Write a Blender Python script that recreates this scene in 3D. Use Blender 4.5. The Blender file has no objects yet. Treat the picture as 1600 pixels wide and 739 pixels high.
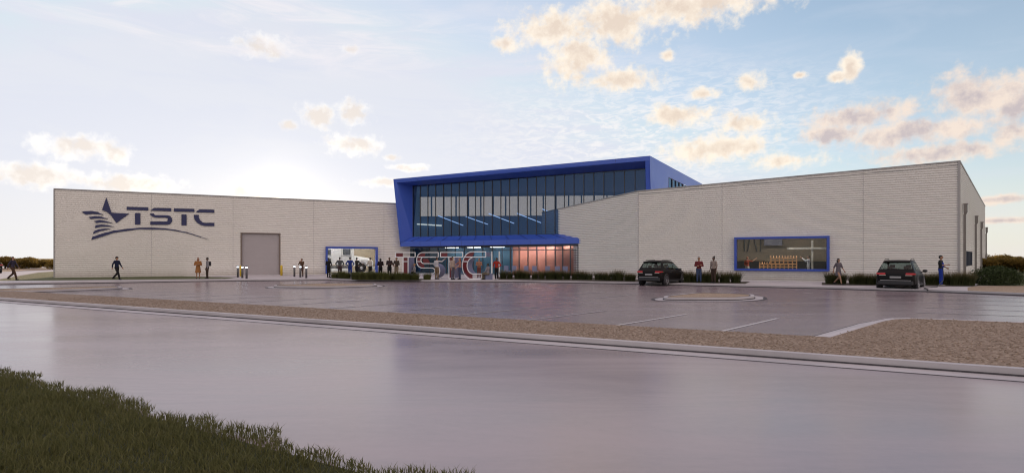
import bpy, bmesh, math, random
import numpy as np
from mathutils import Vector, Matrix

random.seed(7)
rng = np.random.default_rng(7)
C = bpy.context.scene.collection
R = math.radians

# ------------------------------------------------------------------ camera
F, CH, HZ = 858.0, 1.8, 403.5          # focal length (px of 1600), eye height, horizon row
cam_d = bpy.data.cameras.new('camera')
cam = bpy.data.objects.new('camera', cam_d)
C.objects.link(cam)
cam_d.sensor_width = 36.0
cam_d.lens = 36.0 * F / 1600.0
cam_d.shift_y = (HZ - 369.5) / 1600.0
cam_d.clip_start = 0.1
cam_d.clip_end = 6000
cam.location = (0, 0, CH)
cam.rotation_euler = (R(90), 0, 0)
bpy.context.scene.camera = cam

# ------------------------------------------------------------------ view, world, sun
sc = bpy.context.scene
sc.view_settings.view_transform = 'Standard'
sc.view_settings.look = 'None'
sc.view_settings.gamma = 1
sc.view_settings.use_curve_mapping = False
sc.view_settings.exposure = 0.08
sc.cycles.pixel_filter_type = 'BLACKMAN_HARRIS'
sc.cycles.filter_width = 1.15
SUN_AZ, SUN_EL = R(-22.8), R(5.7)
S = Vector((math.sin(SUN_AZ) * math.cos(SUN_EL), math.cos(SUN_AZ) * math.cos(SUN_EL), math.sin(SUN_EL)))
sun_d = bpy.data.lights.new('sun', 'SUN')
sun_d.energy = 4.0
sun_d.angle = R(0.5)
sun_d.color = (1.0, 0.74, 0.48)
sun = bpy.data.objects.new('sun', sun_d)
C.objects.link(sun)
sun.rotation_euler = S.to_track_quat('Z', 'Y').to_euler()

W = bpy.data.worlds.new("World")
sc.world = W
W.use_nodes = True


class NT:
    """small helper to write node trees as expressions"""
    def __init__(s, tree):
        s.t = tree
        s.n = tree.nodes
        s.l = tree.links

    def put(s, sock, v):
        if hasattr(v, 'is_output'):
            s.l.new(v, sock)
        elif v is not None:
            sock.default_value = v

    def node(s, typ, **kw):
        nd = s.n.new(typ)
        for k, v in kw.items():
            setattr(nd, k, v)
        return nd

    def m(s, op, a, b=None, c=None, clamp=False):
        nd = s.n.new('ShaderNodeMath')
        nd.operation = op
        nd.use_clamp = clamp
        s.put(nd.inputs[0], a)
        s.put(nd.inputs[1], b)
        s.put(nd.inputs[2], c)
        return nd.outputs[0]

    def v(s, op, a, b=None, c=None, out=0):
        nd = s.n.new('ShaderNodeVectorMath')
        nd.operation = op
        s.put(nd.inputs[0], a)
        if b is not None:
            s.put(nd.inputs[1], b)
        if c is not None:
            s.put(nd.inputs[2], c)
        return nd.outputs[out]

    def noise(s, vec, scale, detail=4, rough=0.55, dist=0.0, out='Fac'):
        nd = s.n.new('ShaderNodeTexNoise')
        s.put(nd.inputs['Vector'], vec)
        nd.inputs['Scale'].default_value = scale
        nd.inputs['Detail'].default_value = detail
        nd.inputs['Roughness'].default_value = rough
        nd.inputs['Distortion'].default_value = dist
        return nd.outputs[out]

    def ss(s, x, a, b, lo=0.0, hi=1.0):
        nd = s.n.new('ShaderNodeMapRange')
        nd.interpolation_type = 'SMOOTHSTEP'
        s.put(nd.inputs[0], x)
        nd.inputs[1].default_value = a
        nd.inputs[2].default_value = b
        nd.inputs[3].default_value = lo
        nd.inputs[4].default_value = hi
        return nd.outputs[0]

    def mix(s, f, a, b, mode='MIX'):
        nd = s.n.new('ShaderNodeMix')
        nd.data_type = 'RGBA'
        nd.blend_type = mode
        s.put(nd.inputs[0], f)
        s.put(nd.inputs[6], a if hasattr(a, 'is_output') else (*a, 1))
        s.put(nd.inputs[7], b if hasattr(b, 'is_output') else (*b, 1))
        return nd.outputs[2]


def build_world():
    t = NT(W.node_tree)
    t.n.clear()
    out = t.node('ShaderNodeOutputWorld')
    bg = t.node('ShaderNodeBackground')
    bg.inputs['Strength'].default_value = 0.1
    t.l.new(bg.outputs[0], out.inputs[0])
    sky = t.node('ShaderNodeTexSky')
    sky.sky_type = 'NISHITA'
    sky.sun_disc = False
    sky.sun_elevation = SUN_EL
    sky.sun_rotation = SUN_AZ
    sky.air_density = 1.0
    sky.dust_density = 0.4
    sky.ozone_density = 2.0
    D = t.node('ShaderNodeTexCoord').outputs['Generated']
    sep = t.node('ShaderNodeSeparateXYZ')
    t.l.new(D, sep.inputs[0])
    x, y, z = sep.outputs
    az = t.m('ARCTAN2', x, y)
    el = t.m('ARCSINE', z)
    cmb = t.node('ShaderNodeCombineXYZ')
    t.l.new(az, cmb.inputs[0])
    t.l.new(el, cmb.inputs[1])
    ae = cmb.outputs[0]
    # warp makes cloud outlines billow
    nz = t.noise(D, 26, 9, 0.62)
    nz_fine = t.noise(D, 75, 6, 0.6)
    up = t.v('ADD', D, (S.x * 0.012, S.y * 0.012, 0.016))
    nz_up = t.noise(up, 26, 9, 0.62)

    def cloud(cx, cy, rx, ry):
        a = math.atan((cx - 800) / F)
        e = math.atan((HZ - cy) * math.cos(a) / F)
        rx, ry = rx * 1.16, ry * 1.2
        k = (F / rx / math.cos(a) ** 2, F / ry / math.cos(a) / math.cos(e) ** 2, 0)
        vv = t.v('MULTIPLY_ADD', ae, k, (-a * k[0], -e * k[1], 0))
        return t.v('LENGTH', vv, out=1)

    def group(lst):
        cur = None
        for c in lst:
            d = cloud(*c)
            cur = d if cur is None else t.m('MINIMUM', cur, d)
        return cur
    near_sun = group([(130, 228, 80, 21), (180, 240, 30, 18), (405, 74, 48, 21), (548, 78, 16, 8), (500, 182, 32, 20), (552, 178, 32, 24),
                      (450, 196, 16, 10), (555, 226, 50, 19), (612, 246, 15, 7), (635, 262, 28, 6), (597, 285, 46, 9),
                      (400, 302, 50, 11), (200, 288, 90, 16), (50, 275, 85, 19)])
    warm = group([(960, 35, 120, 45), (1070, 10, 150, 38), (865, 45, 85, 36), (905, 88, 62, 44), (965, 125, 70, 20),
                  (790, 70, 25, 16), (1042, 87, 14, 11), (1170, 128, 28, 17), (1098, 146, 22, 11), (1060, 180, 55, 18), (1170, 192, 48, 20),
                  (1125, 232, 95, 23), (1230, 252, 70, 15), (1330, 103, 18, 24), (1308, 120, 16, 9), (1250, 118, 12, 6)])
    pink = group([(1530, 150, 95, 42), (1590, 165, 50, 50), (1350, 180, 100, 22), (1430, 206, 160, 24), (1300, 212, 70, 18),
                  (1470, 238, 130, 17), (1590, 205, 60, 34), (1560, 312, 60, 7), (1560, 345, 70, 6)])
    n_c = t.m('MULTIPLY_ADD', nz, 1.7, -0.78)
    nz_big = t.noise(D, 9, 4, 0.6)
    n_f = t.m('ADD', t.m('MULTIPLY_ADD', nz_fine, 1.1, -0.55), t.m('MULTIPLY_ADD', nz_big, 0.8, -0.36))
    nn = t.m('ADD', n_c, n_f)
    lit = t.m('MULTIPLY', t.m('SUBTRACT', nz, nz_up), 3.2)      # brighter where the cloud thins towards the light

    base = t.v('MINIMUM', t.v('MULTIPLY', sky.outputs[0], SKY_K), (7.6, 7.8, 8.2))
    # pale veil of thin high cloud: strongest round the sun and low down
    dots = t.v('DOT_PRODUCT', D, tuple(S), out=1)
    glow1 = t.ss(dots, 0.55, 1.0)
    elg = t.v('LENGTH', t.v('MULTIPLY_ADD', ae, (1 / 0.27, 1 / 0.105, 0), (-SUN_AZ / 0.27, -SUN_EL * 0.8 / 0.105, 0)), out=1)
    ang = t.m('ARCCOSINE', t.m('MINIMUM', dots, 0.999999))
    glow2 = t.m('ADD', t.m('EXPONENT', t.m('MULTIPLY', ang, -1 / 0.03)), t.m('MULTIPLY', t.m('EXPONENT', t.m('MULTIPLY', elg, -1.0)), 0.52))
    low = t.ss(z, 0.45, 0.0)
    st = t.node('ShaderNodeMapping')
    st.inputs['Scale'].default_value = (1.2, 3.0, 9.0)
    st.inputs['Rotation'].default_value = (0.0, R(-9), 0.0)
    t.l.new(D, st.inputs[0])
    cir = t.ss(t.noise(st.outputs[0], 2.6, 7, 0.6, 0.6), 0.42, 0.75)
    veil = t.m('ADD', t.m('MULTIPLY_ADD', glow1, 0.38, 0.24), t.m('MULTIPLY', low, 0.34))
    veil = t.m('ADD', veil, t.m('MULTIPLY', cir, t.m('MULTIPLY_ADD', glow1, 0.30, 0.12)), clamp=True)
    col = t.mix(veil, base, VEIL)
    warm_low = t.m('MULTIPLY', t.ss(z, 0.16, 0.0), 0.55)
    col = t.mix(warm_low, col, VEIL_LOW)
    # ripples of small high cloud on the right of the hall
    rp = t.node('ShaderNodeMapping')
    rp.inputs['Scale'].default_value = (1.0, 1.0, 3.2)
    t.l.new(D, rp.inputs[0])
    rip = t.ss(t.noise(rp.outputs[0], 42, 5, 0.62, 0.8), 0.40, 0.66)
    rmask = t.ss(cloud(1010, 215, 360, 120), 1.0, 0.1)
    col = t.mix(t.m('MULTIPLY', t.m('MULTIPLY', rip, rmask), 0.75), col, RIPPLE)

    def layer(col, dist, rim, core, op, soft=0.85, ca=0.35, cb=1.3):
        f = t.m('ADD', t.m('SUBTRACT', 1.0, dist), nn)
        dens = t.ss(f, 0.04, soft)
        thick = t.m('SUBTRACT', t.ss(f, ca, cb), lit, clamp=True)
        c = t.mix(thick, rim, core)
        return t.mix(t.m('MULTIPLY', dens, op), col, c)
    col = layer(col, near_sun, CL_WHITE, CL_CREAM, 0.82, 0.9, 0.15, 0.95)
    col = layer(col, warm, CL_WARM, CL_WARMC, 0.92)
    col = layer(col, pink, CL_PINK, CL_PINKC, 0.88)
    # aureole
    g3 = t.node('ShaderNodeCombineXYZ')
    for i in range(3): t.l.new(glow2, g3.inputs[i])
    # long wisps of ice cloud, upper left
    wm = t.ss(cloud(420, 40, 520, 75), 1.05, 0.25)
    wn = t.ss(t.noise(st.outputs[0], 3.6, 8, 0.62, 1.2), 0.40, 0.72)
    col = t.mix(t.m('MULTIPLY', t.m('MULTIPLY', wm, wn), 0.75), col, WISP)
    col = t.v('ADD', col, t.v('MULTIPLY', g3.outputs[0], AUREOLE))
    # rosy high cloud added overhead, out of view, to light the ground pink
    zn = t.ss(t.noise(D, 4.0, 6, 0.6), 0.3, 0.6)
    col = t.mix(t.m('MULTIPLY', t.ss(z, 0.50, 0.80), t.m('MULTIPLY_ADD', zn, 0.35, 0.6)), col, ZENITH_FILL)
    # bright broken cloud added behind the viewer to light the facades
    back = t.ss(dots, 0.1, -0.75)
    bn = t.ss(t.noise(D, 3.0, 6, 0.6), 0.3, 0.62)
    col = t.mix(t.m('MULTIPLY', t.m('MULTIPLY', back, t.m('MULTIPLY_ADD', bn, 0.5, 0.5)), t.ss(z, -0.02, 0.1)), col, BACK_FILL)
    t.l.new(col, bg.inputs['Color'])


# sky colours, in the sky texture's own units (the background strength is 0.1)
SKY_K = (2.6, 2.6, 2.6)
VEIL = (6.8, 7.15, 8.2)
VEIL_LOW = (8.6, 8.3, 7.8)
RIPPLE = (9.0, 8.8, 8.8)
CL_WHITE, CL_CREAM = (11.0, 10.6, 10.0), (7.9, 7.1, 6.5)
CL_WARM, CL_WARMC = (10.2, 9.0, 7.5), (8.0, 6.6, 5.4)
CL_PINK, CL_PINKC = (9.2, 7.6, 6.4), (5.8, 4.9, 4.9)
AUREOLE = (6.6, 5.5, 3.6)
WISP = (8.7, 8.3, 8.6)
ZENITH_FILL = (9.0, 7.3, 7.5)
BACK_FILL = (11.3, 9.7, 9.1)
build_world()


# ------------------------------------------------------------------ materials
def mat_new(name):
    m = bpy.data.materials.new(name)
    m.use_nodes = True
    t = NT(m.node_tree)
    t.n.clear()
    out = t.node('ShaderNodeOutputMaterial')
    p = t.node('ShaderNodeBsdfPrincipled')
    t.l.new(p.outputs[0], out.inputs[0])
    return m, t, p, out


def plain(name, col, rough=0.5, metal=0.0, var=0.12, scale=3.0, spec=0.5, coat=0.0, bump=0.0, bscale=40):
    m, t, p, out = mat_new(name)
    tc = t.node('ShaderNodeTexCoord').outputs['Object']
    n = t.noise(tc, scale, 5, 0.6)
    lo = tuple(c * (1 - var) for c in col)
    hi = tuple(min(1, c * (1 + var)) for c in col)
    t.l.new(t.mix(n, lo, hi), p.inputs['Base Color'])
    t.put(p.inputs['Roughness'], t.m('MULTIPLY_ADD', n, 0.16, rough - 0.08))
    p.inputs['Metallic'].default_value = metal
    p.inputs['Specular IOR Level'].default_value = spec
    p.inputs['Coat Weight'].default_value = coat
    p.inputs['Coat Roughness'].default_value = 0.05
    if bump:
        b = t.node('ShaderNodeBump')
        b.inputs['Strength'].default_value = bump
        b.inputs['Distance'].default_value = 0.02
        t.l.new(t.noise(tc, bscale, 5, 0.6), b.inputs['Height'])
        t.l.new(b.outputs[0], p.inputs['Normal'])
    return m


def concrete(name, col, rough=0.3, spec=0.5, streak=True, var=0.1):
    m, t, p, out = mat_new(name)
    tc = t.node('ShaderNodeTexCoord').outputs['Object']
    mp = t.node('ShaderNodeMapping')
    mp.inputs['Rotation'].default_value = (0, 0, R(27))
    mp.inputs['Scale'].default_value = (0.35, 1.3, 1) if streak else (1, 1, 1)
    t.l.new(tc, mp.inputs[0])
    big = t.noise(mp.outputs[0], 0.55, 6, 0.62, 0.4)
    fine = t.noise(tc, 9, 6, 0.65)
    spk = t.noise(tc, 120, 2, 0.5)
    f = t.m('ADD', t.m('MULTIPLY', big, 0.84), t.m('ADD', t.m('MULTIPLY', fine, 0.11), t.m('MULTIPLY', spk, 0.05)))
    f = t.ss(f, 0.32, 0.68)
    lo = tuple(c * (1 - var) for c in col)
    hi = tuple(c * (1 + var) for c in col)
    t.l.new(t.mix(f, lo, hi), p.inputs['Base Color'])
    t.put(p.inputs['Roughness'], t.m('MULTIPLY_ADD', t.ss(big, 0.25, 0.75), 0.08, rough - 0.04))
    p.inputs['Specular IOR Level'].default_value = spec
    b = t.node('ShaderNodeBump')
    b.inputs['Strength'].default_value = 0.02
    b.inputs['Distance'].default_value = 0.002
    t.l.new(t.m('ADD', fine, t.m('MULTIPLY', spk, 0.4)), b.inputs['Height'])
    if not streak: t.l.new(b.outputs[0], p.inputs['Normal'])
    return m


def gravel_mat(name, a, b_, c_):
    m, t, p, out = mat_new(name)
    tc = t.node('ShaderNodeTexCoord').outputs['Object']
    vo = t.node('ShaderNodeTexVoronoi')
    vo.inputs['Scale'].default_value = 22
    t.l.new(tc, vo.inputs['Vector'])
    sepc = t.node('ShaderNodeSeparateColor')
    t.l.new(vo.outputs['Color'], sepc.inputs[0])
    n = t.noise(tc, 1.2, 5, 0.6)
    col = t.mix(sepc.outputs[0], a, b_)
    col = t.mix(t.ss(sepc.outputs[1], 0.62, 0.75), col, c_)
    col = t.mix(t.m('MULTIPLY', n, 0.45), col, tuple(x * 0.55 for x in a))
    t.l.new(col, p.inputs['Base Color'])
    p.inputs['Roughness'].default_value = 0.85
    p.inputs['Specular IOR Level'].default_value = 0.25
    b = t.node('ShaderNodeBump')
    b.inputs['Strength'].default_value = 0.8
    b.inputs['Distance'].default_value = 0.02
    t.l.new(t.m('SUBTRACT', 1.0, vo.outputs['Distance']), b.inputs['Height'])
    t.l.new(b.outputs[0], p.inputs['Normal'])
    return m


def leaf_mat(name, lo, hi, trans=0.35, scale=6.0, tip=None):
    m, t, p, out = mat_new(name)
    oi = t.node('ShaderNodeObjectInfo').outputs['Random']
    geo = t.node('ShaderNodeNewGeometry').outputs['Random Per Island']
    tc = t.node('ShaderNodeTexCoord').outputs['Object']
    n = t.noise(tc, scale, 3, 0.5)
    f = t.m('ADD', t.m('MULTIPLY', geo, 0.55), t.m('MULTIPLY', n, 0.45))
    col = t.mix(f, lo, hi)
    col = t.mix(t.m('MULTIPLY', oi, 0.35), col, tuple(c * 0.6 for c in lo))
    if tip:
        sep = t.node('ShaderNodeSeparateXYZ')
        t.l.new(tc, sep.inputs[0])
        col = t.mix(t.ss(sep.outputs[2], tip[1], tip[2]), col, tip[0])
    t.l.new(col, p.inputs['Base Color'])
    p.inputs['Roughness'].default_value = 0.6
    p.inputs['Specular IOR Level'].default_value = 0.25
    tr = t.node('ShaderNodeBsdfTranslucent')
    t.l.new(col, tr.inputs[0])
    mx = t.node('ShaderNodeMixShader')
    mx.inputs[0].default_value = trans
    t.l.new(p.outputs[0], mx.inputs[1])
    t.l.new(tr.outputs[0], mx.inputs[2])
    t.l.new(mx.outputs[0], out.inputs[0])
    return m


def glass_mat(name, tint, refl=1.0, rough=0.02, coat=(0.9, 0.95, 1)):
    m, t, p, out = mat_new(name)
    t.n.remove(p)
    tr = t.node('ShaderNodeBsdfTransparent')
    tr.inputs[0].default_value = (*tint, 1)
    gl = t.node('ShaderNodeBsdfGlossy')
    gl.inputs['Roughness'].default_value = rough
    gl.inputs['Color'].default_value = (*coat, 1)
    fr = t.node('ShaderNodeFresnel')
    fr.inputs[0].default_value = 1.5
    nz = t.noise(t.node('ShaderNodeTexCoord').outputs['Object'], 0.6, 2)
    b = t.node('ShaderNodeBump')
    b.inputs['Strength'].default_value = 0.03
    t.l.new(nz, b.inputs['Height'])
    t.l.new(b.outputs[0], gl.inputs['Normal'])
    mx = t.node('ShaderNodeMixShader')
    t.put(mx.inputs[0], t.m('MULTIPLY', fr.outputs[0], refl, clamp=True))
    t.l.new(tr.outputs[0], mx.inputs[1])
    t.l.new(gl.outputs[0], mx.inputs[2])
    t.l.new(mx.outputs[0], out.inputs[0])
    return m


def emit_mat(name, col, s):
    m, t, p, out = mat_new(name)
    p.inputs['Base Color'].default_value = (*col, 1)
    p.inputs['Emission Color'].default_value = (*col, 1)
    p.inputs['Emission Strength'].default_value = s
    return m


M = {}
M['road'] = concrete('road concrete', (0.265, 0.203, 0.208), 0.22, 0.95, True, 0.16)
M['lot'] = concrete('lot concrete', (0.205, 0.158, 0.17), 0.25, 0.75, True, 0.10)
M['walk'] = concrete('walk concrete', (0.47, 0.44, 0.45), 0.6, 0.3, False)
M['kerb'] = concrete('kerb concrete', (0.44, 0.41, 0.42), 0.55, 0.35, False)
M['joint'] = plain('dark joint', (0.05, 0.045, 0.05), 0.8)
M['paint'] = plain('road paint', (0.47, 0.45, 0.455), 0.6, var=0.25, scale=9)
M['paint_worn'] = plain('worn road paint', (0.30, 0.28, 0.29), 0.6, var=0.25, scale=9)
M['gravel'] = gravel_mat('brown gravel', (0.27, 0.195, 0.14), (0.185, 0.13, 0.09), (0.38, 0.295, 0.225))
M['tan'] = gravel_mat('tan gravel', (0.36, 0.27, 0.19), (0.28, 0.20, 0.14), (0.46, 0.37, 0.28))
M['soil'] = plain('planting soil', (0.055, 0.045, 0.032), 0.95, var=0.4, scale=8, bump=0.6)
M['terrain'] = plain('dry field', (0.13, 0.115, 0.055), 0.95, var=0.35, scale=0.15, bump=0.5, bscale=3)
M['lawn'] = plain('mown lawn', (0.075, 0.085, 0.03), 0.95, var=0.4, scale=1.5, bump=0.8, bscale=30)
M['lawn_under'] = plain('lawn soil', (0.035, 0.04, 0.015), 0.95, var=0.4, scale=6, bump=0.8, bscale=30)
def siding_mat():
    m, t, p, out = mat_new('light metal siding')
    tc = t.node('ShaderNodeTexCoord').outputs['Object']
    mp = t.node('ShaderNodeMapping')
    mp.inputs['Scale'].default_value = (1.6, 1.6, 0.16)
    t.l.new(tc, mp.inputs[0])
    runs = t.noise(mp.outputs[0], 2.4, 5, 0.65)          # rain streaks run down the sheets
    blot = t.noise(tc, 0.35, 4, 0.6)
    sepz = t.node('ShaderNodeSeparateXYZ')
    t.l.new(tc, sepz.inputs[0])
    base = t.m('MULTIPLY', t.ss(t.m('ADD', sepz.outputs[2], t.m('MULTIPLY', runs, -0.9)), 0.5, -0.35), 0.45)   # splash dirt
    col = t.mix(t.m('ADD', t.m('MULTIPLY', runs, 0.6), t.m('MULTIPLY', blot, 0.4)), (0.69, 0.66, 0.62), (0.80, 0.775, 0.735))
    col = t.mix(base, col, (0.40, 0.35, 0.29))
    t.l.new(col, p.inputs['Base Color'])
    p.inputs['Roughness'].default_value = 0.42
    return m


M['siding'] = siding_mat()
M['trim'] = plain('grey metal trim', (0.30, 0.29, 0.29), 0.4, metal=0.3, var=0.05)
M['joint_metal'] = plain('panel joint', (0.46, 0.44, 0.43), 0.6)
M['roof'] = plain('roof membrane', (0.45, 0.44, 0.43), 0.8)
M['door'] = plain('roller door metal', (0.40, 0.365, 0.37), 0.5, var=0.08, scale=1.0)
M['door_edge'] = plain('door frame brown', (0.16, 0.12, 0.10), 0.5)
M['blue'] = plain('cobalt blue panel', (0.045, 0.105, 0.49), 0.36, var=0.06, scale=0.4, coat=0.1)
M['blue_frame'] = plain('window blue', (0.02, 0.06, 0.36), 0.35, var=0.06, coat=0.2)
M['navy'] = plain('navy sign paint', (0.014, 0.018, 0.085), 0.45, var=0.08)
M['mullion'] = plain('dark mullion', (0.055, 0.060, 0.075), 0.4, metal=0.4)
M['glass'] = glass_mat('teal glass', (0.52, 0.62, 0.78), 1.15, 0.02, (0.45, 0.68, 1.0))
M['glass_low'] = glass_mat('storefront glass', (0.72, 0.76, 0.80), 0.4)
M['glass_clear'] = glass_mat('clear glass', (0.90, 0.91, 0.90), 0.4)
M['glass_back'] = glass_mat('clerestory glass', (1.0, 0.80, 0.60), 0.4)
M['in_blue'] = plain('interior blue', (0.10, 0.23, 0.44), 0.7)
M['in_ceiling'] = plain('interior ceiling', (0.13, 0.24, 0.50), 0.8)
M['in_floor'] = plain('interior floor', (0.22, 0.21, 0.22), 0.3)
M['in_terra'] = plain('terracotta wall', (0.70, 0.29, 0.205), 0.7, var=0.06)
M['in_teal'] = plain('interior teal', (0.09, 0.22, 0.32), 0.7)
M['in_tan'] = plain('workshop wall', (0.28, 0.235, 0.18), 0.8)
M['in_dark'] = plain('workshop dado', (0.05, 0.055, 0.07), 0.7)
M['post'] = plain('grey steel post', (0.33, 0.33, 0.32), 0.5)
M['in_white'] = plain('white steel', (0.7, 0.7, 0.68), 0.5)
M['red'] = plain('maroon panel', (0.14, 0.014, 0.02), 0.4, var=0.1)
M['white'] = plain('white enamel', (0.82, 0.82, 0.84), 0.35, var=0.04)
M['slate'] = plain('slate blue side panel', (0.17, 0.185, 0.29), 0.5, var=0.06)
M['steel'] = plain('steel bollard', (0.11, 0.105, 0.11), 0.4, metal=0.5)
M['yellow'] = plain('yellow paint', (0.62, 0.42, 0.03), 0.45)
M['lamp_white'] = emit_mat('bollard lamp', (0.85, 0.92, 1.0), 3.0)
M['fill_glow_rear'] = emit_mat('rear lobby fill glow', (1.0, 0.9, 0.8), 10.0)  # unseen source added to lift the teal lobby wall
M['tube'] = emit_mat('tube lamp', (0.75, 0.87, 1.0), 1.1)
M['tube_warm'] = emit_mat('warm tube lamp', (1.0, 0.80, 0.50), 1.6)
M['panel_lamp'] = emit_mat('bay panel lamp', (1.0, 0.97, 0.92), 80.0)
M['panel_lamp_dim'] = emit_mat('workshop panel lamp', (1.0, 0.92, 0.82), 24.0)
M['fill_glow_lobby'] = emit_mat('lobby fill glow', (1.0, 0.84, 0.70), 42.0)  # unseen source added to brighten the pink lobby wall
M['pipe'] = plain('downspout steel', (0.20, 0.185, 0.175), 0.4, metal=0.4)
M['timber'] = plain('framing timber', (0.50, 0.27, 0.13), 0.6, var=0.2, scale=6)
M['black'] = plain('black plastic', (0.018, 0.018, 0.02), 0.5)
M['rubber'] = plain('tyre rubber', (0.02, 0.019, 0.02), 0.75)
M['rim'] = plain('alloy rim', (0.55, 0.55, 0.57), 0.25, metal=0.9)
M['tail'] = plain('red tail lamp', (0.50, 0.012, 0.018), 0.2, coat=0.8)
M['tail_clear'] = plain('pale lamp lens', (0.50, 0.42, 0.36), 0.15, coat=0.8)
M['carpaint'] = plain('dark car paint', (0.007, 0.0058, 0.0055), 0.42, var=0.05, spec=0.12, coat=0.03)
M['carpaint_black'] = plain('black car paint', (0.005, 0.0046, 0.0046), 0.40, var=0.05, spec=0.13, coat=0.05)
M['carglass'] = glass_mat('car glass', (0.72, 0.84, 0.80), 0.6)
M['seat_tan'] = plain('car seat brown', (0.16, 0.08, 0.055), 0.7)
M['chrome'] = plain('chrome', (0.75, 0.75, 0.78), 0.12, metal=1.0)
M['truck'] = plain('white truck paint', (0.80, 0.80, 0.82), 0.25, var=0.03, coat=0.6)
M['leaf_far'] = leaf_mat('tree leaves', (0.105, 0.082, 0.018), (0.32, 0.205, 0.05), 0.62)
M['leaf_bush'] = leaf_mat('bush leaves', (0.028, 0.045, 0.014), (0.06, 0.08, 0.025), 0.25)
M['leaf_hedge'] = leaf_mat('hedge blades', (0.055, 0.070, 0.018), (0.12, 0.12, 0.035), 0.3)
M['leaf_tuft'] = leaf_mat('ornamental grass blades', (0.040, 0.055, 0.018), (0.085, 0.085, 0.03), 0.3,
                          tip=((0.26, 0.19, 0.105), 0.35, 0.95))
M['grass'] = leaf_mat('grass blades', (0.066, 0.076, 0.024), (0.25, 0.225, 0.088), 0.4, 2.2)
M['bark'] = plain('bark', (0.06, 0.045, 0.03), 0.9, bump=0.7)
for nm, c in dict(skin_light=(0.50, 0.30, 0.21), skin_mid=(0.33, 0.18, 0.11), skin_dark=(0.10, 0.055, 0.035), hair_black=(0.012, 0.010, 0.009),
                  hair_brown=(0.05, 0.025, 0.014), hair_blond=(0.35, 0.22, 0.10), hair_ginger=(0.20, 0.06, 0.025)).items():
    M[nm] = plain(nm, c, 0.55)


def cloth(col):
    col = tuple(c * 0.75 for c in col)
    k = 'cloth %.3f %.3f %.3f' % col
    if k not in M:
        M[k] = plain(k, col, 0.85, var=0.18, scale=7, spec=0.2)
    return M[k]


# ------------------------------------------------------------------ object helpers
def root_of(o):
    while o.parent:
        o = o.parent
    return o


def tag(o, label=None, cat=None, group=None, kind=None):
    if label: o['label'] = label
    if cat: o['category'] = cat
    if group: o['group'] = group
    if kind: o['kind'] = kind
    return o


def empty(name, loc, label=None, cat=None, group=None, rz=0.0):
    o = bpy.data.objects.new(name, None)
    o.empty_display_size = 0.2
    C.objects.link(o)
    o.location = loc
    o.rotation_euler = (0, 0, rz)
    return tag(o, label, cat, group)


def copy_tree(o, parent=None):
    c = o.copy()
    C.objects.link(c)
    c.parent = parent
    for ch in list(o.children):
        copy_tree(ch, c)
    return c


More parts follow.
